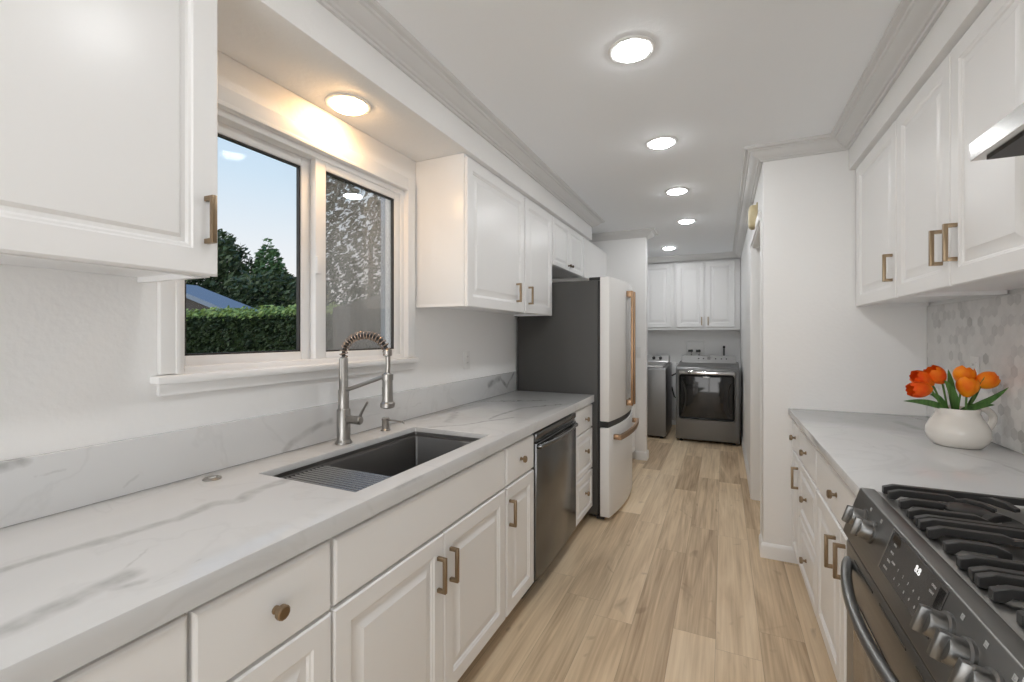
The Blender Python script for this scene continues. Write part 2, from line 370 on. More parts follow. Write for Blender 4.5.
    def build(s, name, m, loc, parent=None, smooth=40):
        me = bpy.data.meshes.new(name); bmesh.ops.translate(s.bm, verts=s.bm.verts[:], vec=-Vector(loc)); s.bm.to_mesh(me); s.bm.free()
        for x in (m if isinstance(m, (list, tuple)) else [m]): me.materials.append(MATS[x])
        if smooth:
            me.polygons.foreach_set('use_smooth', [True] * len(me.polygons)); me.set_sharp_from_angle(angle=R(smooth))
        o = bpy.data.objects.new(name, me); COL.objects.link(o)
        if parent: o.parent = parent
        return o

def root_loc(o):
    while o.parent: o = o.parent
    return o.location
def tag(o, label, cat, group=None):
    o['label'] = label; o['category'] = cat
    if group: o['group'] = group
    return o
def thing(name, label, cat, loc, group=None):
    o = bpy.data.objects.new(name, None); o.empty_display_size = .05; COL.objects.link(o); o.location = loc
    return tag(o, label, cat, group)
def part(name, mb, m, parent, label=None, smooth=40):
    o = mb.build(name, m, root_loc(parent), parent, smooth)
    if label: o['label'] = label
    return o
def single(name, mb, m, label, cat, loc, group=None, smooth=40):
    o = mb.build(name, m, loc, None, smooth); o.location = loc
    return tag(o, label, cat, group)
def struct(name, mb, m, parent=None, loc=(0, 0, 0), smooth=40):
    if parent: return mb.build(name, m, root_loc(parent), parent, smooth)
    o = mb.build(name, m, loc, None, smooth); o.location = loc; o['kind'] = 'structure'
    return o

# ------------------------------------------------------------------ camera maths, used only to read positions off the photograph
_c, _s = math.cos(TH), math.sin(TH)
def ray(u, v):
    xc = (u - 512) / F_PX; return Vector((xc * _c - _s, xc * _s + _c, (335 - v) / F_PX))
CAM = Vector((0, 0, 1.35))
def atz(u, v, z): d = ray(u, v); return CAM + d * ((z - 1.35) / d.z)
def atx(u, v, x): d = ray(u, v); return CAM + d * (x / d.x)
def aty(u, v, y): d = ray(u, v); return CAM + d * (y / d.y)

# ================================================================== ROOM
CEIL = 2.475
struct('floor', MB().box(-1.62, 2.3, -2.0, 7.35, -.08, 0), 'oak_planks')
struct('ceiling', MB().box(-1.62, 2.3, -2.0, 7.35, CEIL, 2.6), 'ceiling_paint')
WX = -1.49
WY0, WY1, WZ0, WZ1 = .80, 1.885, 1.235, 2.10
b = MB(); b.box(-1.62, WX, -2., WY0, 0, CEIL).box(-1.62, WX, WY1, 7.35, 0, CEIL).box(-1.62, WX, WY0, WY1, 0, WZ0).box(-1.62, WX, WY0, WY1, WZ1, CEIL)
struct('wall_left', b, 'wall_paint')
struct('wall_right', MB().box(1.0, 1.12, -2., 3.14, 0, CEIL), 'wall_paint')
struct('wall_stub', MB().box(.22, 2.3, 3.14, 3.27, 0, CEIL, .012), 'wall_paint')
struct('wall_corridor', MB().box(.22, .34, 4.20, 7.2, 0, CEIL).box(.22, .34, 3.27, 4.2, 2.08, CEIL), 'wall_paint')
struct('wall_back', MB().box(WX, 2.3, 7.2, 7.35, 0, CEIL), 'wall_paint')
struct('wall_partition', MB().box(WX, -.752, 5.02, 5.13, 0, CEIL, .012), 'wall_paint')
struct('wall_rear', MB().box(-1.62, -1.4, -2.1, -2., 0, CEIL).box(.95, 2.3, -2.1, -2., 0, CEIL).box(-1.4, .95, -2.1, -2., 2.25, CEIL), 'wall_paint')
struct('wall_side', MB().box(2.2, 2.3, 3.27, 7.2, 0, CEIL).box(.34, 2.2, 5.4, 5.5, 0, CEIL), 'wall_paint')
struct('soffit', MB().box(WX, -1.16, -2., 4.33, 2.275, CEIL, .004), 'wall_paint')
struct('soffit', MB().box(.648, 1.0, -2., 3.14, 2.285, CEIL, .004), 'wall_paint')
crown = [(0, 2.402), (.012, 2.402), (.015, 2.410), (.024, 2.411), (.03, 2.418), (.046, 2.424), (.06, 2.436), (.07, 2.449), (.078, 2.451), (.082, 2.458), (.098, 2.460), (.104, 2.466), (.104, CEIL), (0, CEIL)]
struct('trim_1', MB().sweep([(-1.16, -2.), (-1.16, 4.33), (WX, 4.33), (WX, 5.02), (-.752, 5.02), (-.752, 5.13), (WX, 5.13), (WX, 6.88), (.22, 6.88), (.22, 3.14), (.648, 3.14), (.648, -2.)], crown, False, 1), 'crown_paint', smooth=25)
basep = [(0, 0), (.014, 0), (.014, .07), (.011, .082), (.004, .09), (0, .09)]
struct('baseboard_right', MB().sweep([(.22, 3.27), (.22, 3.14), (.41, 3.14)], basep, False, 1), 'trim_paint')
struct('baseboard_corridor', MB().sweep([(.22, 7.2), (.22, 4.27)], basep, False, 1), 'trim_paint')
struct('baseboard_partition', MB().sweep([(-.86, 5.02), (-.752, 5.02), (-.752, 5.13), (WX, 5.13)], basep, False, 1), 'trim_paint')
struct('baseboard_back', MB().sweep([(WX, 7.2), (.22, 7.2)], basep, False, 1), 'trim_paint')
# doorway in the corridor wall: jamb lining and flat casing
d1 = bpy.data.objects.new('door_1', None); COL.objects.link(d1); d1.location = (.28, 3.7, 0); d1['kind'] = 'structure'
struct('jamb', MB().box(.215, .345, 4.185, 4.2, 0, 2.08, .002).box(.215, .345, 3.27, 3.285, 0, 2.08, .002).box(.215, .345, 3.285, 4.185, 2.065, 2.08, .002), 'trim_paint', d1)
struct('casing', MB().box(.204, .22, 4.2, 4.262, 0, 2.142, .003).box(.204, .22, 3.285, 4.2, 2.08, 2.142, .003), 'trim_paint', d1)
# unseen glass door added behind the photographer to let fill daylight in
d2 = bpy.data.objects.new('fill_door', None); COL.objects.link(d2); d2.location = (-.12, -2.05, 0); d2['kind'] = 'structure'
struct('door_frame', MB().box(-1.4, -1.34, -2.09, -2.02, 0, 2.25).box(.89, .95, -2.09, -2.02, 0, 2.25).box(-.25, -.19, -2.09, -2.02, 0, 2.25).box(-1.34, .89, -2.09, -2.02, 2.19, 2.25).box(-1.34, .89, -2.09, -2.02, 0, .06), 'vinyl', d2)
struct('pane', MB().box(-1.34, .89, -2.058, -2.052, .06, 2.19), 'pane_clear', d2)

# ------------------------------------------------------------------ kitchen window
w1 = bpy.data.objects.new('window_1', None); COL.objects.link(w1); w1.location = (WX, 1.34, WZ0); w1['kind'] = 'structure'
LF = Frame((0, 0, 0), (0, 1, 0), (1, 0, 0))                       # a = y, d = x   (faces +x)
b = MB()
b.fbox(LF, .752, .80, 1.235, 2.16, WX, WX + .02, .004).fbox(LF, 1.885, 1.945, 1.235, 2.16, WX, WX + .02, .004).fbox(LF, .80, 1.885, 2.10, 2.16, WX, WX + .02, .004)
b.fbox(LF, .792, .807, 1.233, 2.108, WX - .01, WX + .025, .002).fbox(LF, 1.878, 1.893, 1.233, 2.108, WX - .01, WX + .025, .002).fbox(LF, .807, 1.878, 2.093, 2.108, WX - .01, WX + .025, .002)
struct('casing', b, 'trim_paint', w1)
struct('sill', MB().fbox(LF, .735, 1.955, 1.208, 1.232, -1.60, WX + .045, .006), 'trim_paint', w1)
struct('apron', MB().fbox(LF, .75, 1.94, 1.172, 1.208, WX, WX + .018, .004), 'trim_paint', w1)
b = MB()
b.fbox(LF, .80, .83, 1.232, 2.10, -1.58, -1.492, .003).fbox(LF, 1.855, 1.885, 1.232, 2.10, -1.58, -1.492, .003)
b.fbox(LF, .83, 1.855, 2.068, 2.10, -1.58, -1.492, .003).fbox(LF, .83, 1.855, 1.232, 1.252, -1.58, -1.492, .003)
struct('window_frame', b, 'vinyl', w1)
def sash(a0, a1, z0, z1, g0, g1, h0, h1, x0, x1, pm, px):
    b = MB(); b.fbox(LF, a0, g0, z0, z1, x0, x1, .004).fbox(LF, g1, a1, z0, z1, x0, x1, .004).fbox(LF, g0, g1, z0, h0, x0, x1, .004).fbox(LF, g0, g1, h1, z1, x0, x1, .004)
    s_ = struct('sash', b, 'vinyl', w1)
    g = MB(); e = .006
    g.fbox(LF, g0, g0 + e, h0, h1, px - .004, px + .012).fbox(LF, g1 - e, g1, h0, h1, px - .004, px + .012).fbox(LF, g0, g1, h0, h0 + e, px - .004, px + .012).fbox(LF, g0, g1, h1 - e, h1, px - .004, px + .012)
    struct('gasket', g, 'gasket', w1)
    o = MB().fbox(LF, g0 + .002, g1 - .002, h0 + .002, h1 - .002, px, px + .005).build('pane', MATS[pm].name, (w1.location.x, (g0 + g1) / 2, (h0 + h1) / 2), w1)
    o.location = (0, (g0 + g1) / 2 - w1.location.y, (h0 + h1) / 2 - w1.location.z)
    return s_
sash(.83, 1.375, 1.25, 2.07, .855, 1.288, 1.284, 2.03, -1.565, -1.535, 'pane_clear', -1.553)
sash(1.325, 1.855, 1.25, 2.07, 1.379, 1.815, 1.280, 2.035, -1.53, -1.498, 'pane_glare', -1.517)
struct('latch', MB().fbox(LF, 1.326, 1.35, 1.60, 1.67, -1.50, -1.488, .003), 'vinyl', w1)

# ================================================================== CABINETRY
DOOR = [(0, .014), (.004, .019), (.054, .019), (.058, .0155), (.063, .014), (.067, .0095), (.078, .0095), (.098, .0165), (.101, .018)]
DOOR_S = [(0, .014), (.004, .019), (.036, .019), (.039, .0155), (.042, .0135), (.045, .0095), (.052, .0095), (.066, .0165), (.068, .018)]
SLAB = [(0, .013), (.003, .017), (.007, .019)]
def pull(fr, a, z, parent, L=.118, m='bronze'):
    b = MB(); h = L / 2; d0 = .019
    b.fbox(fr, a - .006, a + .006, z - h, z + h, d0 + .022, d0 + .034, .0012)
    for zz in (z - h, z + h - .012): b.fbox(fr, a - .006, a + .006, zz, zz + .012, d0 - .0005, d0 + .023, .0008)
    return part('handle', b, m, parent, 'square bronze bar pull')
def knob(fr, a, z, parent, m='bronze', r=.0155):
    b = MB(); d0 = .019
    b.lathe(fr(a, z, d0 - .0005), [(.009, 0), (.009, .003), (.0055, .006), (.0055, .014), (r * .8, .016), (r, .018), (r, .027), (r * .8, .0295), (0, .0295)], fr.D, 12)
    return part('knob', b, m, parent, 'round bronze knob', smooth=30)
def door(fr, a0, a1, z0, z1, root, hp=None, prof=DOOR, kn=None):
    o = part('door', MB().rings(fr, a0, a1, z0, z1, prof, .0025), 'cabinet_paint', root, smooth=20)
    if hp: pull(fr, hp[0], hp[1], o)
    if kn: knob(fr, kn[0], kn[1], o, 'dark_bronze', .011)
    return o
def drawer(fr, a0, a1, z0, z1, root, kp=None, prof=SLAB):
    o = part('drawer', MB().rings(fr, a0, a1, z0, z1, prof, .0025), 'cabinet_paint', root, smooth=20)
    if kp: knob(fr, kp[0], kp[1], o)
    return o
def carcass(fr, a0, a1, z0, z1, depth, root, open_top=False, kick=True):
    t = .018; b = MB()
    if open_top:
        b.fbox(fr, a0, a0 + t, z0, z1, -depth, 0).fbox(fr, a1 - t, a1, z0, z1, -depth, 0).fbox(fr, a0 + t, a1 - t, z0, z0 + t, -depth, 0)
        b.fbox(fr, a0 + t, a1 - t, z0 + t, z1, -.02, 0).fbox(fr, a0 + t, a1 - t, z0 + t, z1, -depth, -depth + .006)
    else: b.fbox(fr, a0, a1, z0, z1, -depth, 0, .0015)
    part('body', b, 'cabinet_paint', root)
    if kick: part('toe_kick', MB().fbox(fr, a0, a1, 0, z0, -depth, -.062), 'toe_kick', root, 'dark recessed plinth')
# left base run, faces +x; door plane d=0 at x
LB = Frame((-.881, 0, 0), (0, 1, 0), (1, 0, 0)); LD = .60; BT = .8895
def base(label, y0, y1, **k):
    r = thing('base_cabinet', label, 'cabinet', (LB.o.x - .3, (y0 + y1) / 2, 0)); carcass(LB, y0, y1, .098, BT, LD, r, **k); return r
r = base('white base cabinet at the near end of the sink counter, cut by the bottom edge', .02, .489)
drawer(LB, .03, .486, .682, .85, r, (.26, .766)); door(LB, .03, .486, .105, .674, r, (.08, .55))
r = base('white base cabinet with a large bronze knob drawer, left of the sink doors', .491, .814)
drawer(LB, .494, .811, .682, .85, r, (.658, .766)); door(LB, .494, .811, .105, .674, r)
r = base('wide white sink base cabinet with two doors and a blank top panel', .816, 1.784, open_top=True)
drawer(LB, .822, 1.779, .684, .848, r)['label'] = 'blank false drawer front'
door(LB, .819, 1.298, .105, .674, r, (1.262, .552)); door(LB, 1.302, 1.781, .105, .674, r, (1.338, .552))
r = base('narrow white base cabinet between the sink doors and the dishwasher', 1.786, 2.112)
drawer(LB, 1.794, 2.109, .684, .848, r, (1.945, .768)); door(LB, 1.794, 2.109, .105, .674, r, (1.822, .558))
r = base('white stack of three knobbed drawers between dishwasher and refrigerator', 2.806, 3.236)
drawer(LB, 2.825, 3.233, .686, .848, r, (3.05, .768)); drawer(LB, 2.825, 3.233, .388, .676, r, (3.05, .548), DOOR_S); drawer(LB, 2.825, 3.233, .105, .378, r, (3.05, .255), DOOR_S)
r = base('white base cabinet in the nook beyond the white refrigerator', 4.24, 5.005)
drawer(LB, 4.245, 5.0, .684, .848, r); door(LB, 4.245, 4.62, .105, .674, r); door(LB, 4.624, 5.0, .105, .674, r)
single('worktop', MB().box(WX + .002, -.855, 4.235, 5.018, .891, .914, .003), 'plastic_white', 'short pale worktop beyond the refrigerator', 'worktop', (-1.2, 4.62, .891))

# quartz worktop with sink cut-out
P = lambda *q: [tuple(atz(u, v, .914)) for u, v in q]
LV = [(P((-40, 585), (0, 571), (83, 546), (179, 518)), .022, .55), (P((179, 518), (216, 503), (240, 500), (252, 493), (290, 478)), .026, .6),
      (P((-40, 648), (0, 632), (80, 596), (126, 576)), .03, .6), (P((110, 588), (149, 580)), .012, .5), (P((160, 581), (200, 560)), .004, .3), (P((120, 573), (150, 545)), .004, .3),
      (P((425, 415), (440, 413), (461, 407), (472, 405)), .012, .4), (P((449, 422), (456, 412)), .028, .45), (P((430, 427), (463, 425), (481, 422), (512, 417.5)), .015, .6),
      (P((490, 419), (499, 415), (522, 408), (560, 404.5)), .016, .6), (P((466, 402), (505, 401.2), (546, 400.5)), .016, .65),
      (P((390, 499), (405, 482), (428, 474)), .014, .5), (P((300, 470), (318, 458)), .014, .3)]
CT0 = (-1.16, 1.6, .864)
marble('quartz_left', LV, CT0)
SX0, SX1, SY0, SY1 = -1.326, -.926, .954, 1.752
CX0, CX1, CY0, CY1 = -1.4885, -.852, -.35, 3.243
b = MB(); bb = bmesh.new(); xs = (CX0, SX0, SX1, CX1); ys = (CY0, SY0, SY1, CY1)
g = [[bb.verts.new((x, y, .914)) for y in ys] for x in xs]
fs = [bb.faces.new((g[i][j], g[i + 1][j], g[i + 1][j + 1], g[i][j + 1])) for i in range(3) for j in range(3) if (i, j) != (1, 1)]
ex = bmesh.ops.extrude_face_region(bb, geom=fs); bmesh.ops.translate(bb, verts=[v for v in ex['geom'] if isinstance(v, bmesh.types.BMVert)], vec=(0, 0, -.022))
bmesh.ops.recalc_face_normals(bb, faces=bb.faces[:]); b._merge(bb, .003, 2, lambda e: len(e.link_faces) == 2 and e.calc_face_angle(0) > 1 and min(v.co.z for v in e.verts) > .91)
b.box(CX1 - .02, CX1, CY0, CY1, .864, .892)
single('worktop', b, 'quartz_left', 'long white quartz worktop with grey veins around the sink', 'worktop', CT0)
Q = lambda *q: [tuple(atx(u, v, -1.474)) for u, v in q]
BS0 = (-1.48, 1.6, .915)
marble('quartz_splash', [(Q((-10, 471), (22, 463)), .02, .8), (Q((285, 450), (310, 430), (330, 422)), .02, .45), (Q((36, 478), (64, 472)), .004, .25), (Q((125, 487), (140, 474)), .005, .25),
      (Q((489, 384), (500, 378)), .03, .7), (Q((500, 377), (507, 387), (514, 373)), .016, .8), (Q((330, 424), (420, 404)), .006, .2)], BS0)
single('backsplash', MB().box(WX + .001, -1.474, -.35, 3.243, .9141, 1.063, .002), 'quartz_splash', 'low white veined quartz upstand along the wall under the window', 'backsplash', BS0)

# left wall cabinets
LW = Frame((-1.191, 0, 0), (0, 1, 0), (1, 0, 0))
def wallcab(label, fr, a0, a1, z0, z1, depth, loc):
    r = thing('wall_cabinet', label, 'cabinet', loc); b = MB()
    b.fbox(fr, a0, a1, z0 + .014, z1, -depth, 0, .0015)                                # box, with a shallow lip below
    b.fbox(fr, a0, a1, z0, z0 + .015, -.02, 0).fbox(fr, a0, a0 + .018, z0, z0 + .015, -depth, -.02).fbox(fr, a1 - .018, a1, z0, z0 + .015, -depth, -.02)
    part('body', b, 'cabinet_paint', r); return r
r = wallcab('large white wall cabinet door nearest, left of the window', LW, -.13, .722, 1.497, 2.274, .297, (-1.34, .3, 1.497))
DOOR_L = [(0, .013), (.003, .017), (.005, .019), (.062, .019), (.066, .0155), (.071, .0145), (.076, .0095), (.085, .0095), (.090, .015), (.093, .0175), (.1, .018)]
door(LW, -.125, .733, 1.500, 2.262, r, (.702, 1.637), DOOR_L)
r = wallcab('white wall cabinet with two bronze-handled doors, right of the window', LW, 1.972, 3.234, 1.497, 2.274, .297, (-1.34, 2.6, 1.497))
door(LW, 1.977, 2.700, 1.495, 2.252, r, (2.58, 1.615)); door(LW, 2.720, 3.230, 1.495, 2.252, r, (2.775, 1.612))
FZ = 1.884
r = wallcab('short white wall cabinet with two dark knobs above the refrigerator', LW, 3.24, 4.09, FZ, 2.274, .297, (-1.34, 3.7, FZ))
door(LW, 3.262, 3.652, FZ + .002, 2.252, r, None, DOOR_S, (3.628, FZ + .045)); door(LW, 3.656, 4.07, FZ + .002, 2.252, r, None, DOOR_S, (3.69, FZ + .045))
r = wallcab('plain white wall cabinet beside the partition, beyond the knobbed one', LW, 4.096, 5.015, FZ, 2.274, .297, (-1.34, 4.6, FZ))
door(LW, 4.105, 5.01, FZ + .002, 2.258, r, None, SLAB)

# right base run, faces -x
RB = Frame((.389, 0, 0), (0, 1, 0), (-1, 0, 0)); RD = .60
def rbase(label, y0, y1):
    r = thing('base_cabinet', label, 'cabinet', (.69, (y0 + y1) / 2, 0)); carcass(RB, y0, y1, .098, .874, RD, r); return r
r = rbase('narrow white base cabinet against the end wall on the right', 2.85, 3.132)
drawer(RB, 2.853, 3.12, .686, .85, r, (2.985, .77)); door(RB, 2.853, 3.12, .105, .674, r, (2.885, .57), DOOR_S)
r = rbase('white stack of three knobbed drawers in the right-hand run', 2.364, 2.848)
drawer(RB, 2.367, 2.845, .686, .85, r, (2.62, .77)); drawer(RB, 2.367, 2.845, .388, .676, r, (2.62, .54), DOOR_S); drawer(RB, 2.367, 2.845, .105, .378, r, (2.62, .24), DOOR_S)
r = rbase('white base cabinet with two handled doors next to the range', 1.568, 2.362)
drawer(RB, 1.575, 2.359, .686, .85, r, (1.965, .775)); door(RB, 1.915, 2.359, .105, .674, r, (1.985, .56)); door(RB, 1.575, 1.911, .105, .674, r, (1.84, .59))
CR0 = (.67, 2.35, .874)
marble('quartz_right', [(P((793, 409.6), (806, 408.7), (817, 408.7)), .018, .45), (P((844, 411), (872, 413), (905, 416), (925, 420)), .013, .5), (P((898, 422), (920, 429), (935, 431)), .035, .4),
      (P((965, 454), (1000, 463), (1040, 480)), .010, .3), (P((860, 440), (880, 450)), .004, .2)], CR0)
single('worktop', MB().box(.352, .998, 1.566, 3.138, .876, .914, .003), 'quartz_right', 'white quartz worktop under the tulip jug beside the range', 'worktop', CR0)

# right wall cabinets
RW = Frame((.679, 0, 0), (0, 1, 0), (-1, 0, 0))
r = wallcab('white single-door wall cabinet at the far end of the right wall', RW, 2.41, 3.135, 1.508, 2.284, .315, (.83, 2.75, 1.508))
door(RW, 2.414, 3.03, 1.506, 2.262, r, (2.455, 1.64))
r = wallcab('white wall cabinet with paired bronze handles beside the range hood', RW, 1.450, 2.405, 1.508, 2.284, .315, (.83, 1.95, 1.508))
door(RW, 1.912, 2.40, 1.506, 2.262, r, (1.965, 1.64)); door(RW, 1.454, 1.906, 1.506, 2.262, r, (1.862, 1.64))

# laundry wall cabinets, face -y
NW = Frame((0, 6.919, 0), (1, 0, 0), (0, -1, 0))
r = wallcab('white laundry cabinet above the washer', NW, -1.10, -.645, 1.425, 2.40, .278, (-.87, 7.05, 1.425))
door(NW, -1.06, -.685, 1.462, 2.375, r, (-1.03, 1.55))
r = wallcab('white two-door laundry cabinet above the dryer', NW, -.643, .215, 1.425, 2.40, .278, (-.2, 7.05, 1.425))
door(NW, -.605, -.243, 1.462, 2.375, r, (-.272, 1.545)); door(NW, -.218, .147, 1.462, 2.375, r, (-.188, 1.545))

# hexagon mosaic on the right wall
b = MB(); b.mi = 4; b.box(.992, .999, .85, 3.138, .915, 1.505); rnd = random.Random(5)
ff = .045; rr = ff / math.sqrt(3) * .96; dz = ff * .866; j = 0; z = .90; bbm = b.bm
while z < 1.53:
    y = .85 + (ff / 2 if j % 2 else 0)
    while y < 3.15:
        x_ = rnd.random(); k = 0 if x_ < .62 else 1 if x_ < .88 else 2 if x_ < .965 else 3
        ps = [(max(.851, min(3.137, y + rr * math.sin(i * math.pi / 3))), max(.916, min(1.504, z + rr * math.cos(i * math.pi / 3)))) for i in range(6)]
        if max(p[0] for p in ps) - min(p[0] for p in ps) > .012 and max(p[1] for p in ps) - min(p[1] for p in ps) > .012:
            f = bbm.faces.new([bbm.verts.new((.9905, p[0], p[1])) for p in ps]); f.material_index = k; f.normal_update()
            if f.normal.x > 0: f.normal_flip()
        y += ff
    z += dz; j += 1
single('backsplash', b, ['tile_white', 'tile_pale', 'tile_grey', 'tile_dark', 'grout'], 'grey and white marble hexagon mosaic on the right wall', 'backsplash', (.995, 2.0, .915))

# ================================================================== SINK AND TAP
r = thing('sink', 'rectangular stainless undermount sink with a workstation ledge', 'sink', (-1.127, 1.35, .66))
b = MB(); bb = bmesh.new()
def rrect(x0, x1, y0, y1, z, rad, n=4):
    out = []
    for cx, cy, a0 in ((x1 - rad, y1 - rad, 0), (x0 + rad, y1 - rad, 90), (x0 + rad, y0 + rad, 180), (x1 - rad, y0 + rad, 270)):
        for i in range(n + 1):
            a = R(a0 + 90 * i / n); out.append(bb.verts.new((cx + rad * math.cos(a), cy + rad * math.sin(a), z)))
    return out
e = .012; lev = [(-e, .8915, .014), (-.002, .8915, .012), (-.001, .878, .012), (.016, .875, .012), (.0175, .871, .011), (.020, .70, .011), (.026, .678, .02), (.05, .67, .03), (.16, .664, .03)]
L = [rrect(SX0 + i, SX1 - i, SY0 + i, SY1 - i, z, rd) for i, z, rd in lev]; N = len(L[0])
for A_, B_ in zip(L, L[1:]):
    for k in range(N): bb.faces.new((A_[k], A_[(k + 1) % N], B_[(k + 1) % N], B_[k]))
bb.faces.new(L[-1]); bmesh.ops.recalc_face_normals(bb, faces=bb.faces[:])
for f in bb.faces: f.normal_flip()
b._merge(bb); part('basin', b, 'sink_steel', r, smooth=35)
part('drain', MB().lathe((-1.127, 1.45, .6645), [(.045, 0), (.045, .003), (.034, .003), (.03, .001), (.012, .001), (.012, .008), (0, .008)]), 'nickel', r)
r = thing('drying_rack', 'roll-up steel rod drying rack over the left of the sink', 'rack', (-1.127, 1.08, .877))
for i in range(12):
    y = .988 + i * .0166
    part('rod', MB().tube([(-1.301, y, .8825), (-.953, y, .8825)], .0052, 10), 'steel', r)
for x in (-1.290, -.964): part('end_strip', MB().box(x - .007, x + .007, .982, 1.176, .8765, .8875, .002), 'plastic_black', r, 'dark rubber end strip')

TX, TY = -1.384, 1.362
r = thing('faucet', 'tall brushed nickel spring-neck kitchen faucet behind the sink', 'faucet', (TX, TY, .914))
part('base', MB().lathe((TX, TY, .9145), [(.033, 0), (.033, .006), (.028, .012), (.0265, .02), (.0265, .135), (.024, .139)]), 'nickel', r)
part('column', MB().lathe((TX, TY, 1.053), [(.021, 0), (.021, .075), (.0175, .08), (.0175, .20), (.014, .207), (.008, .21)]), 'nickel', r)
arc = []; ax, az = .112, .078
for i in range(41):
    a = math.pi * (1 - i / 40); arc.append(Vector((TX + .112 + ax * math.cos(a), TY, 1.272 + az * math.sin(a))))
arc = [Vector((TX, TY, 1.262 + .002 * i)) for i in range(5)] + arc[1:]
part('hose', MB().tube(arc + [Vector((TX + .224 + .004, TY, 1.24)), Vector((TX + .224, TY, 1.20))], .0075, 10), 'plastic_black', r, 'dark flexible hose inside the spring')
# helical spring round the hose
ln = [0]
for p, q in zip(arc, arc[1:]): ln.append(ln[-1] + (q - p).length)
pts = []; turns = 20; n = turns * 12; j = 0
for i in range(n + 1):
    t = ln[-1] * i / n
    while j < len(ln) - 2 and ln[j + 1] < t: j += 1
    f = (t - ln[j]) / max(ln[j + 1] - ln[j], 1e-9); p = arc[j].lerp(arc[j + 1], f); T = (arc[j + 1] - arc[j]).normalized(); B = Vector((0, 1, 0)); N_ = B.cross(T)
    ph = 2 * math.pi * i / 12; pts.append(p + (N_ * math.cos(ph) + B * math.sin(ph)) * .015)
part('spring', MB().tube(pts, .0024, 6), 'spring_steel', r, 'coiled bronze-tinted spring')
HX = TX + .224
part('spring_collar', MB().lathe((HX, TY, 1.268), [(.010, 0), (.0165, .004), (.0165, .024), (.012, .028)]), 'nickel', r)
part('hose_end', MB().tube([(HX + .002, TY, 1.27), (HX + .003, TY, 1.235), (HX, TY, 1.202)], .009, 12), 'nickel', r)
sh = part('spray_head', MB().lathe((HX, TY, 1.072), [(.021, 0), (.027, .004), (.027, .018), (.021, .024), (.0195, .05), (.0185, .125), (.013, .134)]), 'nickel', r)
part('spray_button', MB().box(HX - .0225, HX - .0165, TY - .006, TY + .006, 1.112, 1.152, .002), 'plastic_black', sh, 'black spray toggle')
part('docking_arm', MB().tube([(TX + .012, TY, 1.128), (HX - .02, TY, 1.19)], .008, 10).lathe((HX, TY, 1.178), [(.0215, 0), (.0215, .022), (.0185, .022)]), 'nickel', r)
part('valve', MB().lathe((TX + .02, TY, 1.013), [(.0155, 0), (.0155, .048), (.017, .05), (.017, .068), (.013, .072), (0, .072)], (1, 0, 0)), 'nickel', r)
part('lever', MB().tube([(TX + .082, TY, 1.022), (TX + .098, TY, 1.05), (TX + .125, TY, 1.088)], [.006, .005, .0045], 10), 'nickel', r)

r = thing('soap_dispenser', 'small nickel soap dispenser right of the faucet', 'soap dispenser', (-1.397, 1.628, .914))
c = (-1.397, 1.628, .9145)
part('bottle_collar', MB().lathe(c, [(.023, 0), (.023, .004), (.017, .009), (.0165, .045), (.018, .047), (.018, .056), (.012, .06), (0, .06)]), 'nickel', r)
part('spout', MB().tube([(-1.397, 1.628, .962), (-1.37, 1.628, .963), (-1.298, 1.628, .961), (-1.293, 1.628, .956)], .0042, 8), 'nickel', r)
single('air_switch', MB().lathe((-1.402, .856, .9145), [(.025, 0), (.025, .003), (.021, .006), (.017, .006), (.016, .004), (.013, .0085), (0, .009)], seg=28), 'nickel', 'round chrome air switch button left of the sink', 'button', (-1.402, .856, .914))

def outlet(name, label, fr, a, z, loc, switch=False):
    r = thing(name, label, 'outlet' if not switch else 'switch', loc)
    part('cover_plate', MB().fbox(fr, a - .036, a + .036, z - .058, z + .058, .0005, .006, .002), 'plastic_white', r)
    for dz in ((-.02, .02) if not switch else (0,)):
        part('socket' if not switch else 'rocker', MB().fbox(fr, a - .016, a + .016, z + dz - (.0145 if not switch else .03), z + dz + (.0145 if not switch else .03), .005, .0085, .002), 'plastic_white', r)
        if not switch:
            b = MB()
            for da in (-.006, .006): b.fbox(fr, a + da - .001, a + da + .001, z + dz - .003, z + dz + .006, .008, .0088)
            part('slot', b, 'plastic_black', r)
outlet('outlet', 'white double socket on the left wall near the refrigerator', Frame((WX, 0, 0), (0, 1, 0), (1, 0, 0)), 2.50, 1.19, (WX, 2.5, 1.13))
outlet('outlet', 'white double socket on the mosaic behind the tulips', Frame((.9905, 0, 0), (0, 1, 0), (-1, 0, 0)), 2.62, 1.20, (.99, 2.62, 1.14))
outlet('light_switch', 'small switch plate on the partition beyond the refrigerator', Frame((0, 5.02, 0), (1, 0, 0), (0, -1, 0)), -.842, 1.16, (-.842, 5.02, 1.1), True)

# ================================================================== DISHWASHER
r = thing('dishwasher', 'black stainless dishwasher with a bowed bar handle', 'dishwasher', (-1.16, 2.46, 0))
part('tub', MB().fbox(LB, 2.118, 2.80, .10, .858, -.58, -.004), 'plastic_black', r)
part('toe_panel', MB().fbox(LB, 2.118, 2.80, 0, .10, -.58, -.05), 'plastic_black', r)
dr = part('door', MB().fbox(LB, 2.120, 2.798, .105, .80, -.003, .028, .004).fbox(LB, 2.120, 2.798, .822, .852, -.003, .028, .004).fbox(LB, 2.120, 2.798, .798, .824, -.003, .014), 'dw_steel', r)
pts = []
for i in range(25):
    t = i / 24; pts.append(LB(2.150 + .618 * t, .782, .036 + .026 * math.sin(math.pi * t)))
hb = MB().tube(pts, .0115, 12)
for a in (2.150, 2.768): hb.lathe(LB(a, .782, .026), [(.014, 0), (.014, .012), (.010, .022), (0, .022)], LB.D, 14)
part('handle', hb, 'dw_steel', dr)

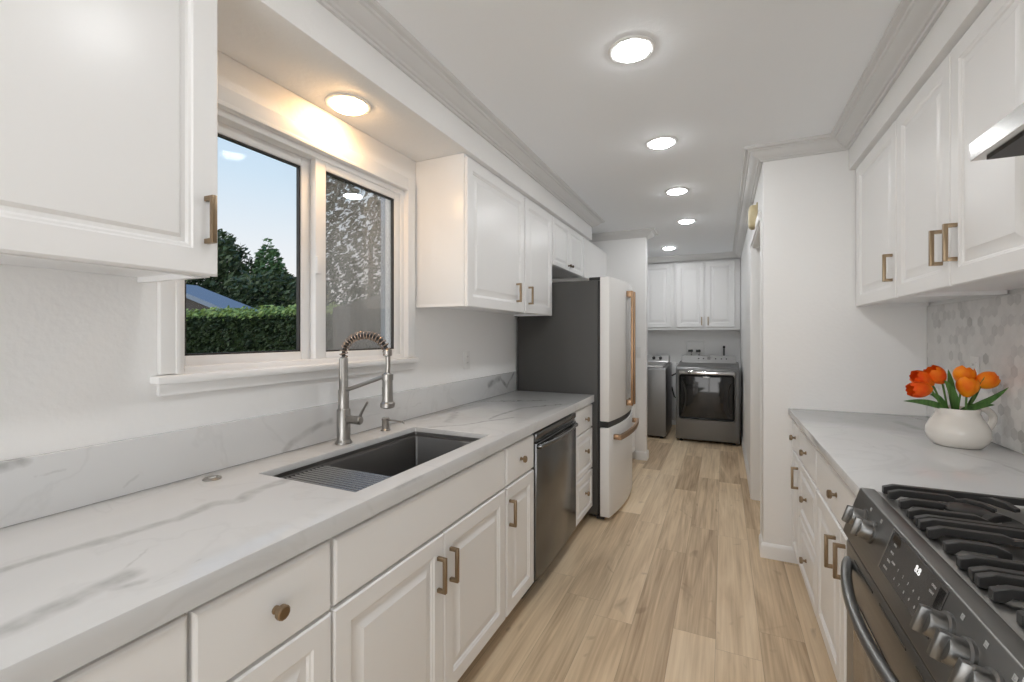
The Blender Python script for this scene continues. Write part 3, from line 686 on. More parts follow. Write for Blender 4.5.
# ================================================================== REFRIGERATOR
FY0, FY1 = 3.252, 4.155; FYC = (FY0 + FY1) / 2
r = thing('refrigerator', 'white french-door refrigerator with copper handles and dark grey sides', 'refrigerator', (-1.14, FYC, 0))
part('cabinet', MB().box(-1.47, -.828, FY0, FY1, .035, 1.752, .004), 'fridge_grey', r, 'dark grey cabinet')
part('gasket', MB().box(-.829, -.812, FY0 + .012, FY1 - .012, .05, 1.745), 'plastic_black', r)
part('kick_plate', MB().box(-.84, -.785, FY0 + .01, FY1 - .01, .008, .03), 'plastic_black', r)
for y in (FY0 + .08, FY1 - .08):
    for x in (-.86, -1.4): part('foot', MB().lathe((x, y, 0), [(.02, 0), (.02, .01), (.012, .012), (.012, .036)]), 'plastic_black', r)
def fx(y):
    t = (y - FYC) / (.5 * (FY1 - FY0)); return -.742 + .046 * (1 - t * t)
def fdoor(y0, y1, z0, z1, name='door'):
    n = 12; ys_ = [y0 + (y1 - y0) * i / n for i in range(n + 1)]
    poly = [(-.811, y0)] + [(fx(y), y) for y in ys_] + [(-.811, y1)]
    return part(name, MB().prism(poly, 'z', z0, z1, .006, 2, lambda e: abs(e.verts[0].co.z - e.verts[1].co.z) < 1e-6 or e.calc_face_angle(0) > 1.), 'fridge_white', r, smooth=30)
dA = fdoor(FY0 - .004, FYC - .002, .722, 1.772); dB = fdoor(FYC + .002, FY1 + .004, .722, 1.772); dC = fdoor(FY0 - .004, FY1 + .004, .030, .676, 'freezer_drawer')
part('drawer_gasket', MB().prism([(-.811, FY0 + .004)] + [(fx(FY0 + (FY1 - FY0) * i / 12) - .012, FY0 + (FY1 - FY0) * i / 12) for i in range(13)] + [(-.811, FY1 - .004)], 'z', .678, .72), 'plastic_black', r)
for y, d in ((FYC - .045, dA), (FYC + .045, dB)):
    xo = fx(y); b = MB()
    b.box(xo + .034, xo + .051, y - .018, y + .018, .79, 1.70, .003)
    for z in (.79, 1.655): b.box(xo - .003, xo + .04, y - .017, y + .017, z, z + .045, .003)
    part('handle', b, 'copper', d, 'brushed copper bar handle')
b = MB(); n = 24; y0, y1 = FY0 + .07, FY1 - .07; bb = bmesh.new(); rings_ = []
for i in range(n + 1):
    y = y0 + (y1 - y0) * i / n; x = fx(y) + .036
    rings_.append([bb.verts.new(p) for p in ((x, y, .583), (x + .02, y, .583), (x + .02, y, .618), (x, y, .618))])
for A_, B_ in zip(rings_, rings_[1:]):
    for k in range(4): bb.faces.new((A_[k], A_[(k + 1) % 4], B_[(k + 1) % 4], B_[k]))
bb.faces.new(rings_[0]); bb.faces.new(rings_[-1]); bmesh.ops.recalc_face_normals(bb, faces=bb.faces[:]); b._merge(bb)
for y in (y0, y1 - .04): b.box(fx(y + .02) - .006, fx(y + .02) + .04, y, y + .04, .583, .618, .003)
part('handle', b, 'copper', dC, 'curved copper freezer handle')
for y in (FY0 + .02, FY1 - .1): part('hinge_cover', MB().box(-.90, -.775, y, y + .08, 1.752, 1.772 if y > 3.5 else 1.776, .006), 'plastic_black', r)

# ================================================================== GAS RANGE
RY0, RY1 = .79, 1.552
r = thing('gas_range', 'black stainless slide-in gas range with front control panel', 'range', (.66, 1.17, 0))
part('body', MB().box(.36, .985, RY0 + .004, RY1 - .004, .03, .905), 'black_steel', r)
for y in (RY0 + .06, RY1 - .06):
    for x in (.42, .93): part('foot', MB().lathe((x, y, 0), [(.022, 0), (.022, .008), (.012, .012), (.012, .032)]), 'plastic_black', r)
# front rim, sloped panel; profile in (x, z)
RX, RZ = .346, .926; BX, BZ = .306, .800
part('control_panel', MB().prism([(RX, RZ), (RX + .033, RZ), (RX + .036, .918), (RX + .036, BZ - .012), (BX + .008, BZ - .012), (BX, BZ)], 'y', RY0, RY1, .003), 'black_steel', r)
part('cooktop', MB().box(.3825, .985, RY0, RY1, .905, .921, .003), 'tray_steel', r)
dn = Vector((BX - RX, 0, BZ - RZ)).normalized(); nn = Vector((dn.z, 0, -dn.x)); nn = nn if nn.x < 0 else -nn
def pp(y, wd, h=0.): return Vector((RX, y, RZ)) + dn * wd + nn * h
def pframe(y, wd, h=0.):      # text matrix on the panel: x along -y, y up the slope
    return Matrix.Translation(pp(y, wd, h)) @ Matrix(((0, -dn.x, nn.x), (-1, -dn.y, nn.y), (0, -dn.z, nn.z))).to_4x4()
def pquad(mb, y0, y1, w0, w1, h):
    c = [pp(y0, w0, 0), pp(y1, w0, 0), pp(y1, w1, 0), pp(y0, w1, 0)]; t = [q + nn * h for q in c]
    mb.faces([t]); [mb.faces([(c[i], c[(i + 1) % 4], t[(i + 1) % 4], t[i])]) for i in range(4)]
    return mb
b = pquad(MB(), .995, 1.262, .007, .098, .0012)
ds = part('display', b, 'panel_glass', r, 'dark glass touch display', smooth=0)
b = pquad(MB(), 1.262, 1.2665, .005, .10, .002); part('display_trim', b, 'nickel', ds, smooth=0)
b = MB()
for i in range(5):
    b.text('12345'[i], .0085, pframe(1.176 - i * .027, .063, .0014)); b.text('67890'[i], .0085, pframe(1.178 - i * .027, .083, .0014))
for y, wd, t in ((1.228, .030, 'BAKE'), (1.228, .048, 'BROIL'), (1.206, .062, 'CONV'), (1.230, .068, 'TIMER'), (1.232, .085, 'CLOCK'), (1.04, .022, 'OVEN'), (1.04, .034, 'LIGHT'), (1.022, .066, 'START'), (1.022, .083, 'OFF')): b.text(t, .0065, pframe(y, wd, .0014))
part('marking', b, 'mark_white', ds, smooth=0)
b = MB(); b.text('8:8', .020, pframe(1.108, .027, .0016)); part('clock_digits', b, 'display_lit', ds, 'lit white digits', smooth=0)
for q in (((1.262, .01), (1.215, .01), (1.205, .025), (1.235, .042), (1.262, .042)), ((1.022, .012), (1.0, .012), (1.0, .05), (1.022, .05))):
    b = MB(); b.faces([[pp(y, wd, .0013) for y, wd in q]]); part('display_window', b, 'black_glass', ds, smooth=0)
for y in (1.447, 1.365, .965, .895, .825):
    c = pp(y, .058, 0); k = part('knob', MB().lathe(c - nn * .001, [(.028, 0), (.028, .006), (.0235, .008), (.022, .026), (.0195, .030), (0, .030)], nn, 28), 'black_steel', r)
    g = MB(); bx_ = [(-.0075, -.023), (.0075, -.023), (.0075, .023), (-.0075, .023)]
    bb = bmesh.new(); lo = [bb.verts.new(c + Vector((0, a, 0)) + dn * w_ + nn * .026) for a, w_ in bx_]; hi = [bb.verts.new(c + Vector((0, a * .8, 0)) + dn * w_ * .94 + nn * .041) for a, w_ in bx_]
    bb.faces.new(lo[::-1]); bb.faces.new(hi); [bb.faces.new((lo[i], lo[(i + 1) % 4], hi[(i + 1) % 4], hi[i])) for i in range(4)]
    bmesh.ops.recalc_face_normals(bb, faces=bb.faces[:]); g._merge(bb, .002); part('grip', g, 'black_steel', k)
    g = MB(); ctr = pp(y - .026, .018, .0006); g.lathe(ctr, [(.0062, 0), (.0062, .0006), (.0045, .0006), (.0045, 0)], nn, 4); g.lathe(ctr, [(.0016, 0), (.0016, .0006), (0, .0006)], nn, 8)
    part('burner_mark', g, 'mark_white', r, 'white burner symbol')
od = part('oven_door', MB().box(.314, .36, RY0 + .003, RY1 - .003, .205, .778, .004), 'black_steel', r)
part('door_glass', MB().box(.3115, .3145, RY0 + .09, RY1 - .09, .28, .66, .001), 'black_glass', od)
part('vent_slot', MB().box(.316, .36, RY0 + .01, RY1 - .01, .779, .788).box(.3125, .3145, 1.30, 1.46, .752, .757).box(.3125, .3145, 1.09, 1.25, .752, .757).box(.3125, .3145, .88, 1.04, .752, .757), 'plastic_black', od)
pts = []
for i in range(29):
    t = i / 28; pts.append(Vector((.314 - .050 * math.sin(math.pi * t) ** .8, RY1 - .03 - (RY1 - RY0 - .06) * t, .728)))
part('handle', MB().tube(pts, .0125, 14), 'black_steel', od)
part('storage_drawer', MB().box(.316, .36, RY0 + .003, RY1 - .003, .045, .196, .004), 'black_steel', r)
# burners
for x, y, rd in ((.52, 1.42, .046), (.80, 1.42, .038), (.66, 1.17, .055), (.52, .92, .046), (.80, .92, .038)):
    bn = part('burner', MB().lathe((x, y, .921), [(rd + .012, 0), (rd + .010, .004), (rd, .006), (rd * .92, .014)]), 'tray_steel', r)
    part('burner_cap', MB().lathe((x, y, .9345), [(rd * .93, 0), (rd * .93, .005), (rd * .8, .008), (0, .0085)]), 'cap_black', bn)
    part('drip_bowl', MB().lathe((x, y, .9205), [(rd + .05, 0), (rd + .05, .0015), (rd + .043, .001), (rd + .012, .0012)], seg=36), 'cap_black', bn)
def gbar(mb, p0, p1, z0=.932, z1=.948, wd=.0078, foot0=True, foot1=True):
    p0, p1 = Vector((*p0, 0)), Vector((*p1, 0)); t = (p1 - p0).normalized(); sd = Vector((-t.y, t.x, 0)) * wd; L_ = (p1 - p0).length
    prof = [(0, z0 - .010 if foot0 else z0), (0, z1 - .008), (.022, z1)] + [(L_ - .022, z1), (L_, z1 - .008), (L_, z0 - .010 if foot1 else z0)] + [(L_ - .016, z0 - .010 if foot1 else z0), (L_ - .022, z0), (.024, z0), (.014, z0 - .010 if foot0 else z0)]
    bb = bmesh.new(); A_ = [bb.verts.new(p0 + t * s_ - sd + Vector((0, 0, z))) for s_, z in prof]; B_ = [bb.verts.new(p0 + t * s_ + sd * (1) + Vector((0, 0, z))) for s_, z in prof]
    n = len(prof); bb.faces.new(A_[::-1]); bb.faces.new(B_); [bb.faces.new((A_[i], A_[(i + 1) % n], B_[(i + 1) % n], B_[i])) for i in range(n)]
    bmesh.ops.recalc_face_normals(bb, faces=bb.faces[:]); mb._merge(bb, .0012, 1)
X0, X1 = .392, .965
def grate(y0, y1, bc):
    m = MB(); ym = (y0 + y1) / 2
    gbar(m, (X0, y1 - .01), (X1, y1 - .01)); gbar(m, (X0, y0 + .01), (X1, y0 + .01))
    gbar(m, (X0 + .004, ym), (X0 + .10, ym)); gbar(m, (X1, ym), (X1 - .10, ym))
    gbar(m, (X0, y1 - .055), (X0 + .14, y1 - .055), foot1=False); gbar(m, (X0, y0 + .055), (X0 + .14, y0 + .055), foot1=False)
    for yy in (y1 - .055, y0 + .055):
        s_ = 1 if yy < ym else -1
        gbar(m, (X0 + .13, yy), (X0 + .19, yy + s_ * .045), foot0=False, foot1=False); gbar(m, (X1, yy), (X1 - .14, yy), foot1=False)
        gbar(m, (X1 - .13, yy), (X1 - .19, yy + s_ * .045), foot0=False, foot1=False)
    xm = (X0 + X1) / 2
    gbar(m, (xm, y0 + .01), (xm, y1 - .01), foot0=False, foot1=False)
    gbar(m, (xm - .09, y1 - .012), (xm - .05, ym + .045), foot0=False, foot1=False); gbar(m, (xm + .09, y1 - .012), (xm + .05, ym + .045), foot0=False, foot1=False)
    gbar(m, (xm - .09, y0 + .012), (xm - .05, ym - .045), foot0=False, foot1=False); gbar(m, (xm + .09, y0 + .012), (xm + .05, ym - .045), foot0=False, foot1=False)
    for yy in (y0 + .012, y1 - .012): pass
    part('grate', m, 'cast_iron', r, 'black cast iron pan grate', smooth=30)
w3 = (RY1 - RY0 - .012) / 3
for i in range(3): grate(RY0 + .006 + w3 * i + .001, RY0 + .006 + w3 * (i + 1) - .001, None)

# ================================================================== RANGE HOOD
r = thing('range_hood', 'stainless range hood with a dark underside at upper right', 'range hood', (.75, 1.07, 1.76))
HY1, HY0 = 1.440, .70; HX0 = .5345
part('canopy', MB().prism([(HX0, 1.764), (HX0 - .002, 1.805), (HX0 + .012, 1.809), (.70, 1.88), (.998, 1.90), (.998, 1.764)], 'y', HY0, HY1, .0008, 1), 'hood_steel', r, smooth=0)
part('filter', MB().box(HX0 + .022, .98, HY0 + .02, HY1 - .018, 1.758, 1.7645), 'hood_filter', r, 'dark filter panel')

# ================================================================== LIGHTS
def downlight(x, y, z, label, warm=False, group=None, lm='lamp_white'):
    r = thing('recessed_light', label, 'light', (x, y, z), group)
    part('trim_ring', MB().lathe((x, y, z - .0005), [(.090, 0), (.089, -.004), (.082, -.006), (.070, -.0045), (.068, -.001)], seg=40), 'plastic_white', r, 'white trim ring')
    part('diffuser', MB().lathe((x, y, z - .0012), [(.069, 0), (.069, -.003)] + [(.069 * math.cos(R(a)), -.003 - (.022 if warm else .017) * math.sin(R(a))) for a in (15, 30, 45, 60, 75)] + [(0, -.003 - (.022 if warm else .017))], seg=40), lm, r, 'glowing round lens')
for y, t in ((1.815, 'lit round ceiling downlight nearest, above the worktops'), (2.765, 'second lit ceiling downlight from the near end'), (3.745, 'third lit ceiling downlight, above the refrigerator front'), (4.77, 'fourth lit ceiling downlight, before the laundry nook'),
             (.865, 'unseen ceiling downlight added above the camera for fill'), (-.09, 'unseen ceiling downlight added behind the camera for fill'), (-1.04, 'unseen ceiling downlight added near the rear glass door for fill')):  # these three continue the row out of view, added to brighten the room
    downlight(-.327, y, CEIL, t, False, 'ceiling downlights')
downlight(-.632, 6.155, CEIL, 'lit ceiling downlight inside the laundry nook', False, 'ceiling downlights', 'lamp_laundry')
downlight(-1.362, 1.366, 2.275, 'warm lit downlight in the soffit over the window', True, None, 'lamp_warm')
downlight(1.25, 4.1, CEIL, 'unseen ceiling downlight added in the side room to light the jamb', False)  # out-of-view lamp added to brighten the doorway jamb

# ================================================================== DOOR CHIME
r = thing('door_chime', 'yellowed cream door chime high on the corridor wall', 'door chime', (.2, 3.62, 2.2))
pc = (2.19, 3.66)
b = MB(); bb = bmesh.new(); ringsv = []
for x, k in ((.2195, 1.), (.185, 1.), (.172, .9), (.166, .7)):
    ringsv.append([bb.verts.new((x, pc[1] + .075 * k * math.copysign(abs(math.cos(a)) ** .6, math.cos(a)), pc[0] + .083 * k * math.copysign(abs(math.sin(a)) ** .6, math.sin(a)))) for a in [i * 2 * math.pi / 28 for i in range(28)]])
for A_, B_ in zip(ringsv, ringsv[1:]):
    for k in range(28): bb.faces.new((A_[k], A_[(k + 1) % 28], B_[(k + 1) % 28], B_[k]))
bb.faces.new(ringsv[0]); bb.faces.new(ringsv[-1]); bmesh.ops.recalc_face_normals(bb, faces=bb.faces[:]); b._merge(bb)
part('cover', b, 'chime_cream', r)
part('backplate', MB().box(.212, .2198, pc[1] - .082, pc[1] + .082, pc[0] - .088, pc[0] + .088, .004), 'chime_cream', r)

# ================================================================== LAUNDRY
r = thing('dryer', 'grey front-loading dryer with a large dark window', 'dryer', (-.18, 6.48, 0))
DX0, DX1, DY0, DY1 = -.547, .186, 6.115, 6.86
part('body', MB().prism([(DY0 + .012, .03), (DY0 + .012, .925), (DY0 + .03, .945), (6.70, .985), (DY1, .985), (DY1, .03)], 'x', DX0, DX1, .008, 3), 'appliance_grey', r)
part('front_panel', MB().box(DX0 + .004, DX1 - .004, DY0, DY0 + .02, .035, .925, .008, 3), 'appliance_grey', r)
for x in (DX0 + .06, DX1 - .06):
    for y in (DY0 + .06, DY1 - .06): part('foot', MB().lathe((x, y, 0), [(.022, 0), (.022, .012), (.012, .016), (.012, .032)]), 'plastic_black', r)
dd = part('door', MB().box(-.516, .140, DY0 - .028, DY0 + .002, .292, .905, .035, 5), 'plastic_grey', r)
part('door_window', MB().box(-.503, .127, DY0 - .034, DY0 - .022, .305, .855, .03, 5), 'black_glass', dd, 'dark glass window')
part('door_handle', MB().box(-.505, .129, DY0 - .040, DY0 - .022, .857, .898, .008, 3), 'chrome', dd, 'bright handle strip')
b = MB(); b.text('DRYER', .001, Matrix.Translation((0, 0, -5))); b.bm.clear()
b.box(-.225, -.145, DY0 - .0355, DY0 - .0335, .815, .832, .0008); part('badge', b, 'appliance_light', dd, 'small pale badge')
def bow(xc, sgn):
    pts = [Vector((xc + sgn * .06 * math.cos(R(-70 + 140 * i / 16)) - sgn * .03, DY0 - .035, .57 + .19 * math.sin(R(-70 + 140 * i / 16)) / math.sin(R(70)))) for i in range(17)]
    return MB().tube(pts, .010, 8)
part('window_rim', bow(-.455, 1), 'gasket', dd); part('window_rim', bow(.085, -1), 'gasket', dd)
part('console', MB().prism([(6.60, .975), (6.62, .99), (6.70, 1.055), (6.72, 1.068), (DY1 - .02, 1.068), (DY1, 1.05), (DY1, .975)], 'x', DX0 + .03, DX1 - .03, .008, 3), 'appliance_light', r)
cn = Vector((0, -.65, .76)).normalized()
part('knob', MB().lathe((-.17, 6.665, 1.028), [(.026, 0), (.026, .02), (.022, .026), (0, .026)], cn), 'chrome', r)
for x in (-.30, -.24, -.09, -.02, .04): part('button', MB().lathe((x, 6.665, 1.0285), [(.009, 0), (.009, .005), (0, .006)], cn, 12), 'plastic_black', r)
r = thing('washing_machine', 'grey top-loading washer half hidden by the partition', 'washing machine', (-1.02, 6.5, 0))
WX0, WX1 = -1.36, -.668
part('body', MB().prism([(6.14, .03), (6.14, .895), (6.155, .92), (6.68, .96), (6.86, .96), (6.86, .03)], 'x', WX0, WX1, .008, 3), 'appliance_grey', r)
for x in (WX0 + .06, WX1 - .06):
    for y in (6.2, 6.8): part('foot', MB().lathe((x, y, 0), [(.022, 0), (.022, .012), (.012, .016), (.012, .032)]), 'plastic_black', r)
part('lid', MB().prism([(6.165, .925), (6.17, .945), (6.60, .978), (6.60, .956)], 'x', WX0 + .04, WX1 - .04, .004), 'appliance_light', r)
part('console', MB().prism([(6.62, .958), (6.64, .985), (6.72, 1.05), (6.74, 1.062), (6.84, 1.062), (6.86, 1.04), (6.86, .958)], 'x', WX0 + .02, WX1 - .02, .01, 3), 'appliance_light', r)
for x in (-.89, -.80): part('knob', MB().lathe((x, 6.675, 1.018), [(.022, 0), (.022, .018), (.018, .022), (0, .022)], cn), 'plastic_black', r)
single('base_trim', MB().lathe((0, 0, -9), [(.01, 0), (.01, .01)]), 'plastic_black', 'x', 'x', (0, 0, 0)) if False else None
r = thing('supply_box', 'white recessed valve box on the wall behind the dryer', 'valve box', (-.37, 7.19, 1.05))
NB = Frame((0, 7.2, 0), (1, 0, 0), (0, -1, 0))
b = MB(); b.fbox(NB, -.50, -.475, 1.045, 1.272, .0005, .012, .003).fbox(NB, -.268, -.243, 1.045, 1.272, .0005, .012, .003).fbox(NB, -.475, -.268, 1.247, 1.272, .0005, .012, .003).fbox(NB, -.475, -.268, 1.045, 1.07, .0005, .012, .003)
part('frame', b, 'plastic_white', r); part('back_plate', MB().fbox(NB, -.475, -.268, 1.07, 1.247, .0005, .003), 'plastic_white', r)
for x in (-.42, -.315):
    v = part('valve', MB().lathe((x, 7.165, 1.075), [(.010, 0), (.010, .05), (.014, .05), (.014, .065), (0, .065)], seg=12).tube([(x, 7.19, 1.10), (x, 7.15, 1.10)], .008, 8), 'nickel', r)
    part('valve_handle', MB().box(x - .045, x + .02, 7.130, 7.152, 1.10, 1.135, .006), 'plastic_black', v)
r = thing('gas_valve', 'dark gas valve and pipe stub on the wall right of the valve box', 'valve', (.013, 7.19, 1.08))
part('pipe', MB().tube([(.013, 7.199, 1.145), (.013, 7.165, 1.145), (.013, 7.16, 1.05)], .011, 10), 'plastic_black', r)
part('valve_handle', MB().box(-.002, .028, 7.135, 7.148, 1.16, 1.195, .004).tube([(.013, 7.16, 1.15), (.013, 7.142, 1.175)], .008, 8), 'plastic_black', r)
single('vent_duct', MB().tube([(-.645, 7.19, .12), (-.645, 7.13, .12), (-.645, 7.10, .16), (-.645, 7.10, .86), (-.645, 7.13, .90), (-.645, 7.195, .90)], .045, 18), 'plastic_white', 'white vertical duct pipe between washer and dryer', 'pipe', (-.645, 7.10, .1))
single('hose', MB().tube([(-.42, 7.15, 1.06), (-.44, 7.05, .98), (-.52, 6.95, .84), (-.60, 6.92, .80), (-.68, 6.90, .76)], .011, 8), 'plastic_black', 'black water hose looping across the gap between the machines', 'hose', (-.55, 6.95, .9), 'washer hoses')
single('hose', MB().tube([(-.315, 7.15, 1.06), (-.40, 7.03, .95), (-.55, 6.96, .60), (-.60, 6.93, .42), (-.64, 6.93, .46), (-.675, 6.92, .60)], .011, 8), 'plastic_black', 'black water hose hanging lowest behind the washer and dryer', 'hose', (-.55, 6.95, .7), 'washer hoses')

# ================================================================== TULIPS IN A JUG
JC = atz(957.5, 445.5, .914); JC = Vector((JC.x, JC.y, .9145))
CR_ = Vector((_c, _s, 0)); CF = Vector((-_s, _c, 0))        # camera-right and forward directions, used to turn the jug
r = thing('jug', 'squat cream glazed jug holding the tulips on the right worktop', 'jug', JC)
prof = [(0, 0), (.066, 0), (.074, .004), (.090, .025), (.0965, .047), (.094, .070), (.083, .095), (.070, .116), (.0645, .132), (.0665, .147), (.0645, .149), (.060, .136), (.064, .116), (.08, .085), (.08, .04), (.055, .012), (0, .012)]
b = MB().lathe(JC, prof, seg=48)
for v in b.bm.verts:                                          # pinch a small pouring lip on one side
    q = v.co - JC; a = math.atan2(q.y, q.x) - math.atan2(-CR_.y, -CR_.x); a = (a + math.pi) % (2 * math.pi) - math.pi
    if q.z > .115: v.co += -CR_ * .014 * math.exp(-(a / .35) ** 2) * min(1, (q.z - .115) / .03)
part('body', b, 'glaze', r, smooth=60)
h = [(.060, .137), (.085, .146), (.115, .140), (.139, .117), (.137, .090), (.115, .062), (.090, .045)]
pts = []
for i in range(len(h) - 1):
    for k in range(4):
        t = k / 4; p0, p1, p2, p3 = [h[max(0, min(len(h) - 1, i + o))] for o in (-1, 0, 1, 2)]
        q = [.5 * (2 * p1[m_] + (p2[m_] - p0[m_]) * t + (2 * p0[m_] - 5 * p1[m_] + 4 * p2[m_] - p3[m_]) * t * t + (3 * p1[m_] - p0[m_] - 3 * p2[m_] + p3[m_]) * t ** 3) for m_ in (0, 1)]
        pts.append(JC + CR_ * q[0] + Vector((0, 0, q[1])))
pts.append(JC + CR_ * h[-1][0] + Vector((0, 0, h[-1][1])))
part('handle', MB().tube(pts, .0125, 14), 'glaze', r, smooth=60)
JD = (JC - CAM).dot(CF)
def atd(u, v, dd=0.): return CAM + ray(u, v) * (JD + dd)
rnd = random.Random(11)
def petal_bloom(c, axis, L, Wd, m, root, op):
    axis = axis.normalized(); N_ = axis.orthogonal().normalized(); B = axis.cross(N_)
    bloom = None
    for layer in (0, 1):
        for k in range(3):
            a = 2 * math.pi * (k + layer * .5) / 3 + op; er = N_ * math.cos(a) + B * math.sin(a); et = axis.cross(er)
            bb = bmesh.new(); rows = []
            for i in range(9):
                t = i / 8; rad = Wd * (.12 + .88 * math.sin(math.pi * (t * .80 + .03)) ** .8) * (1 - .09 * layer)
                half = Wd * 1.0 * (math.sin(math.pi * min(.5, .12 + t * .9)) if t < .45 else math.cos(math.pi / 2 * ((t - .45) / .56) ** 1.5))
                row = []
                for j in range(7):
                    s_ = (j - 3) / 3; ang = s_ * half / max(rad, .25 * Wd)
                    ang = max(-1.15, min(1.15, ang))
                    row.append(bb.verts.new(c + axis * (L * t * (1 - .05 * layer)) + (er * math.cos(ang) + et * math.sin(ang)) * rad * (1 + .05 * layer)))
                rows.append(row)
            for A_, B_ in zip(rows, rows[1:]):
                for j in range(6): bb.faces.new((A_[j], A_[j + 1], B_[j + 1], B_[j]))
            bmesh.ops.recalc_face_normals(bb, faces=bb.faces[:])
            part('petal', MB()._merge(bb), m, root, smooth=180)
def leaf(root, pts, wd):
    pts = [Vector(p) for p in pts]; bb = bmesh.new(); rows = []; n = 14
    for i in range(n + 1):
        t = i / n; p = pts[0] * (1 - t) ** 2 + pts[1] * 2 * t * (1 - t) + pts[2] * t * t
        T = ((pts[1] - pts[0]) * (1 - t) + (pts[2] - pts[1]) * t).normalized()
        sd = T.cross(-CF); sd = sd.normalized(); up = sd.cross(T)
        hw = 1.35 * wd * (math.sin(math.pi * min(1, .12 + .88 * t)) ** .8) * (1 - .25 * t)
        rows.append([bb.verts.new(p + sd * hw * s_ + up * abs(s_) * hw * .35) for s_ in (-1, -.5, 0, .5, 1)])
    for A_, B_ in zip(rows, rows[1:]):
        for j in range(4): bb.faces.new((A_[j], A_[j + 1], B_[j + 1], B_[j]))
    part('leaf', MB()._merge(bb), 'leaf_green', root, smooth=180)
rim = JC + Vector((0, 0, .15))
tul = [((909.5, 390), (930.5, 389), 0, .026, 'petal', 'orange tulip lowest at the left of the bunch'),
       ((913.5, 375), (932, 384), .03, .025, 'petal', 'orange tulip half hidden behind the two left ones'),
       ((930, 369), (942, 382), .015, .027, 'petal', 'upright deep orange tulip left of the tall leaf'),
       ((966, 367.5), (962, 384), .03, .028, 'petal_yellow', 'orange tulip highest right of the tall leaf'),
       ((968.5, 378), (966.5, 396), -.02, .028, 'petal_yellow', 'yellow-orange tulip low at the front centre'),
       ((994, 377), (978, 385), -.01, .027, 'petal_yellow', 'orange tulip tipping outward at the right end')]
base_px = [(948, -.01), (952, .01), (955, .02), (962, .02), (962, -.02), (968, .0)]
lv = [[((946, 409), (928, 400), (903, 401), 0, -.02, .010)], [((948, 410), (935, 392), (930, 395), .01, 0, .009)], [((953, 411), (950, 385), (948, 369), .01, .02, .013)],
      [((956, 411), (952, 390), (944, 380), -.01, -.01, .014)], [((960, 411), (975, 404), (995, 405), -.02, -.03, .011)], [((963, 410), (985, 404), (1009, 387), 0, -.09, .013), ((966, 408), (973, 398), (985, 376), .02, -.03, .008)]]
for (tip, bot, dd, wd, m, lab), (bu, bd), lf in zip(tul, base_px, lv):
    A_, B_ = atd(*bot, dd), atd(*tip, dd); s0 = JC + CR_ * ((bu - 957.5) / F_PX * JD * .55) + CF * bd + Vector((0, 0, .04))
    r = thing('tulip', lab, 'flower', s0, 'tulips in the jug')
    mid = (s0 + A_) / 2 + Vector((0, 0, .03)); sp = [s0 * (1 - t) ** 2 + mid * 2 * t * (1 - t) + A_ * t * t for t in [i / 10 for i in range(11)]]
    part('stem', MB().tube(sp, .0036, 8), 'stem_green', r)
    L_ = (B_ - A_).length; ax = (B_ - A_).normalized(); petal_bloom(A_ - ax * .004, ax, max(.06, L_ + .008), wd * 1.24, m, r, rnd.random() * 2)
    for p0, p1, p2, d0, d2, wdl in lf: leaf(r, (atd(*p0, d0 * .5), atd(*p1, (d0 + d2) / 2), atd(*p2, d2)), wdl)

# ================================================================== GARDEN OUTSIDE
b = MB(); b.box(-60, -1.63, -30, 60, -.5, -.35)
struct('ground', b, 'lawn')
def leaves(mb, n, fn, size, seed, up=.3):
    rn = random.Random(seed)
    for _ in range(n):
        p = Vector(fn(rn)); a = Vector((rn.uniform(-1, 1), rn.uniform(-1, 1), rn.uniform(-1, 1))).normalized(); bq = a.orthogonal().normalized(); cq = a.cross(bq); s_ = size * rn.uniform(.6, 1.3)
        mb.faces([[p + bq * s_, p + cq * s_ * .45, p - bq * s_, p - cq * s_ * .45]])
    return mb
HX1, HX0_, HYf = -6.3, -13.5, 6.0
r = thing('hedge', 'long clipped green hedge outside the left window pane', 'hedge', (-8.5, 6.5, -.35))
b = MB(); b.box(HX0_, HX1, HYf + .1, HYf + 1.0, -.35, 1.66); 
leaves(b, 16000, lambda q: (q.uniform(HX0_, HX1), HYf + q.uniform(-.05, .12), q.uniform(.6, 1.74)), .045, 3); part('leaves', b, 'hedge_leaf', r, smooth=0)
b = leaves(MB(), 7000, lambda q: (q.uniform(HX0_, HX1), HYf + q.uniform(-.05, .9), 1.72 + q.random() ** 1.6 * .17 + .05 * math.sin(q.random() * 6)), .045, 4); part('new_shoots', b, 'hedge_tip', r, 'pale green shoots along the top', smooth=0)
def tree(name, label, u, v_top, dist, rx, h_crown, m, n, size, seed, shape='round', z0=-.35):
    d = ray(u, 335).normalized(); c = CAM + d * dist; top = 1.35 + (335 - v_top) / F_PX * dist * d.dot(CF) / 1.0
    c = Vector((c.x, c.y, z0)); r = thing(name, label, 'tree', c); hb = top - h_crown
    part('trunk', MB().tube([c, c + Vector((.1, 0, (hb - z0) * .6)), c + Vector((0, .1, hb - z0 + h_crown * .5))], [.16, .12, .05], 8), 'bark', r)
    def fn(q):
        while True:
            a, b_, t = q.uniform(-1, 1), q.uniform(-1, 1), q.random()
            k = (1 - t) ** .9 * (.9 + .16 * math.sin(9 * t + 5 * a)) if shape == 'cone' else math.sqrt(max(0, 1 - (2 * t - 1) ** 2)) * (.75 + .25 * math.sin(7 * a + 3 * t + seed) * math.cos(5 * b_ + 4 * t))
            d2 = math.hypot(a, b_)
            if k * .55 < d2 < k or (d2 < k and q.random() < .25): return (c.x + a * rx, c.y + b_ * rx, hb + t * h_crown)
    b = leaves(MB(), n, fn, size, seed)
    part('foliage', b, m, r, smooth=0)
tree('conifer', 'pointed green conifer beyond the hedge', 268, 236, 29., 2.7, 6.2, 'conifer_leaf', 14000, .15, 21, 'cone')
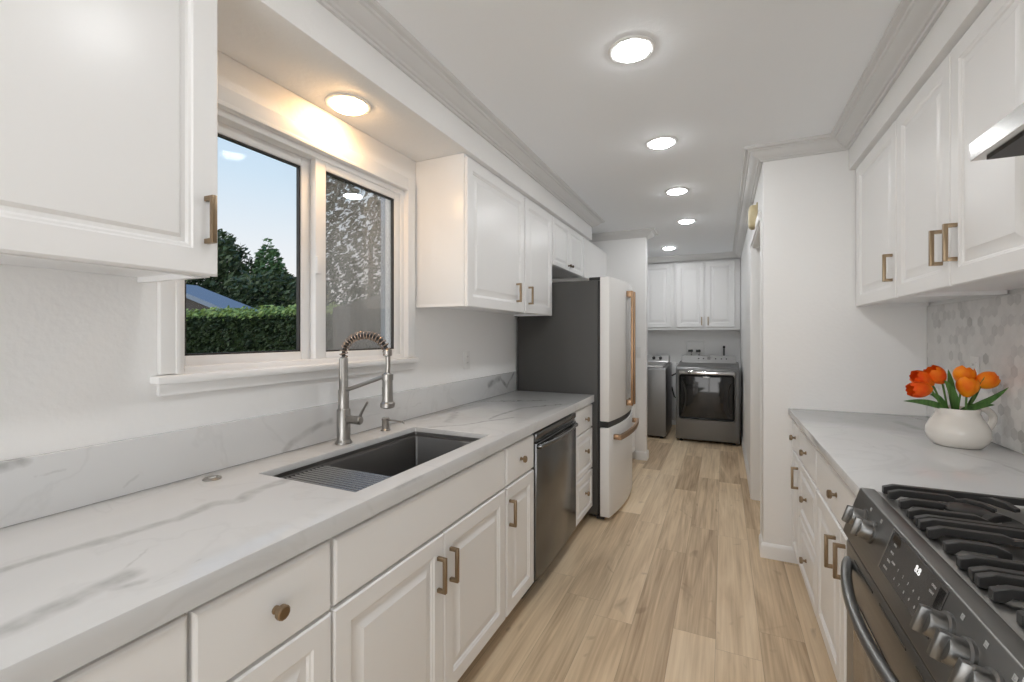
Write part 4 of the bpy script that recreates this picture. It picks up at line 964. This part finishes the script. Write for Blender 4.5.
tree('leafy_tree', 'dark leafy tree left of the conifer behind the house roof', 200, 222, 24., 2.4, 5.6, 'tree_leaf', 9000, .14, 22)
tree('leafy_tree', 'low bushy dark tree between the hedge and the conifer', 272, 271, 19.5, 2.3, 3.3, 'tree_leaf', 9000, .11, 24)
tree('leafy_tree', 'olive tree beside the window mullion', 312, 272, 22., 1.3, 3.4, 'olive_leaf', 4000, .11, 25)
tree('leafy_tree', 'tall dark tree behind the hazy right window pane', 368, 100, 12.5, 1.9, 7.6, 'dark_leaf', 6500, .09, 26)

# neighbour's house with a blue-grey roof
r = thing('house', 'low neighbouring house with a blue-grey sloping roof behind the hedge', 'house', (-14, 7.6, -.35))
A0 = aty(172, 284, 8.2); A1 = aty(238, 312, 8.2)
part('wall', MB().prism([(A0.x - 4, -.35), (A0.x - 4, A0.z - .4), (A0.x, A0.z - .16), (A1.x - .6, A1.z - .02), (A1.x - .6, -.35)], 'y', 8.3, 9.0), 'far_wall', r)
part('roof', MB().prism([(A0.x - .3, A0.z + .06), (A1.x, A1.z), (A1.x, A1.z - .13), (A0.x - .3, A0.z - .09)], 'y', 8.0, 9.1), 'far_roof', r)
# timber fence and post to the right
r = thing('fence', 'weathered timber fence behind the hazy right window pane', 'fence', (-3.3, 5.0, -.35))
b = MB(); fn_ = Vector((-5.6, 5.3, 0)); fe_ = Vector((-2.6, 3.3, 0)); n = 22
for i in range(n):
    p, q = fn_.lerp(fe_, i / n), fn_.lerp(fe_, (i + .97) / n); t = (q - p).normalized(); sd = Vector((-t.y, t.x, 0)) * .012
    bb = bmesh.new(); lo = [bb.verts.new(x + Vector((0, 0, -.35))) for x in (p - sd, q - sd, q + sd, p + sd)]; hi = [bb.verts.new(x + Vector((0, 0, 1.78))) for x in (p - sd, q - sd, q + sd, p + sd)]
    bb.faces.new(lo[::-1]); bb.faces.new(hi); [bb.faces.new((lo[k], lo[(k + 1) % 4], hi[(k + 1) % 4], hi[k])) for k in range(4)]; bmesh.ops.recalc_face_normals(bb, faces=bb.faces[:]); b._merge(bb)
part('boards', b, 'fence_wood', r); part('rail', MB().tube([fn_ + Vector((.03, .03, 1.35)), fe_ + Vector((.03, .03, 1.35))], .03, 4), 'fence_wood', r)
single('porch_post', MB().box(-2.34, -2.28, 2.67, 2.73, -.35, 2.95, .004), 'post_blue', 'slim blue-grey post outside the right edge of the window', 'post', (-2.31, 2.7, -.35))
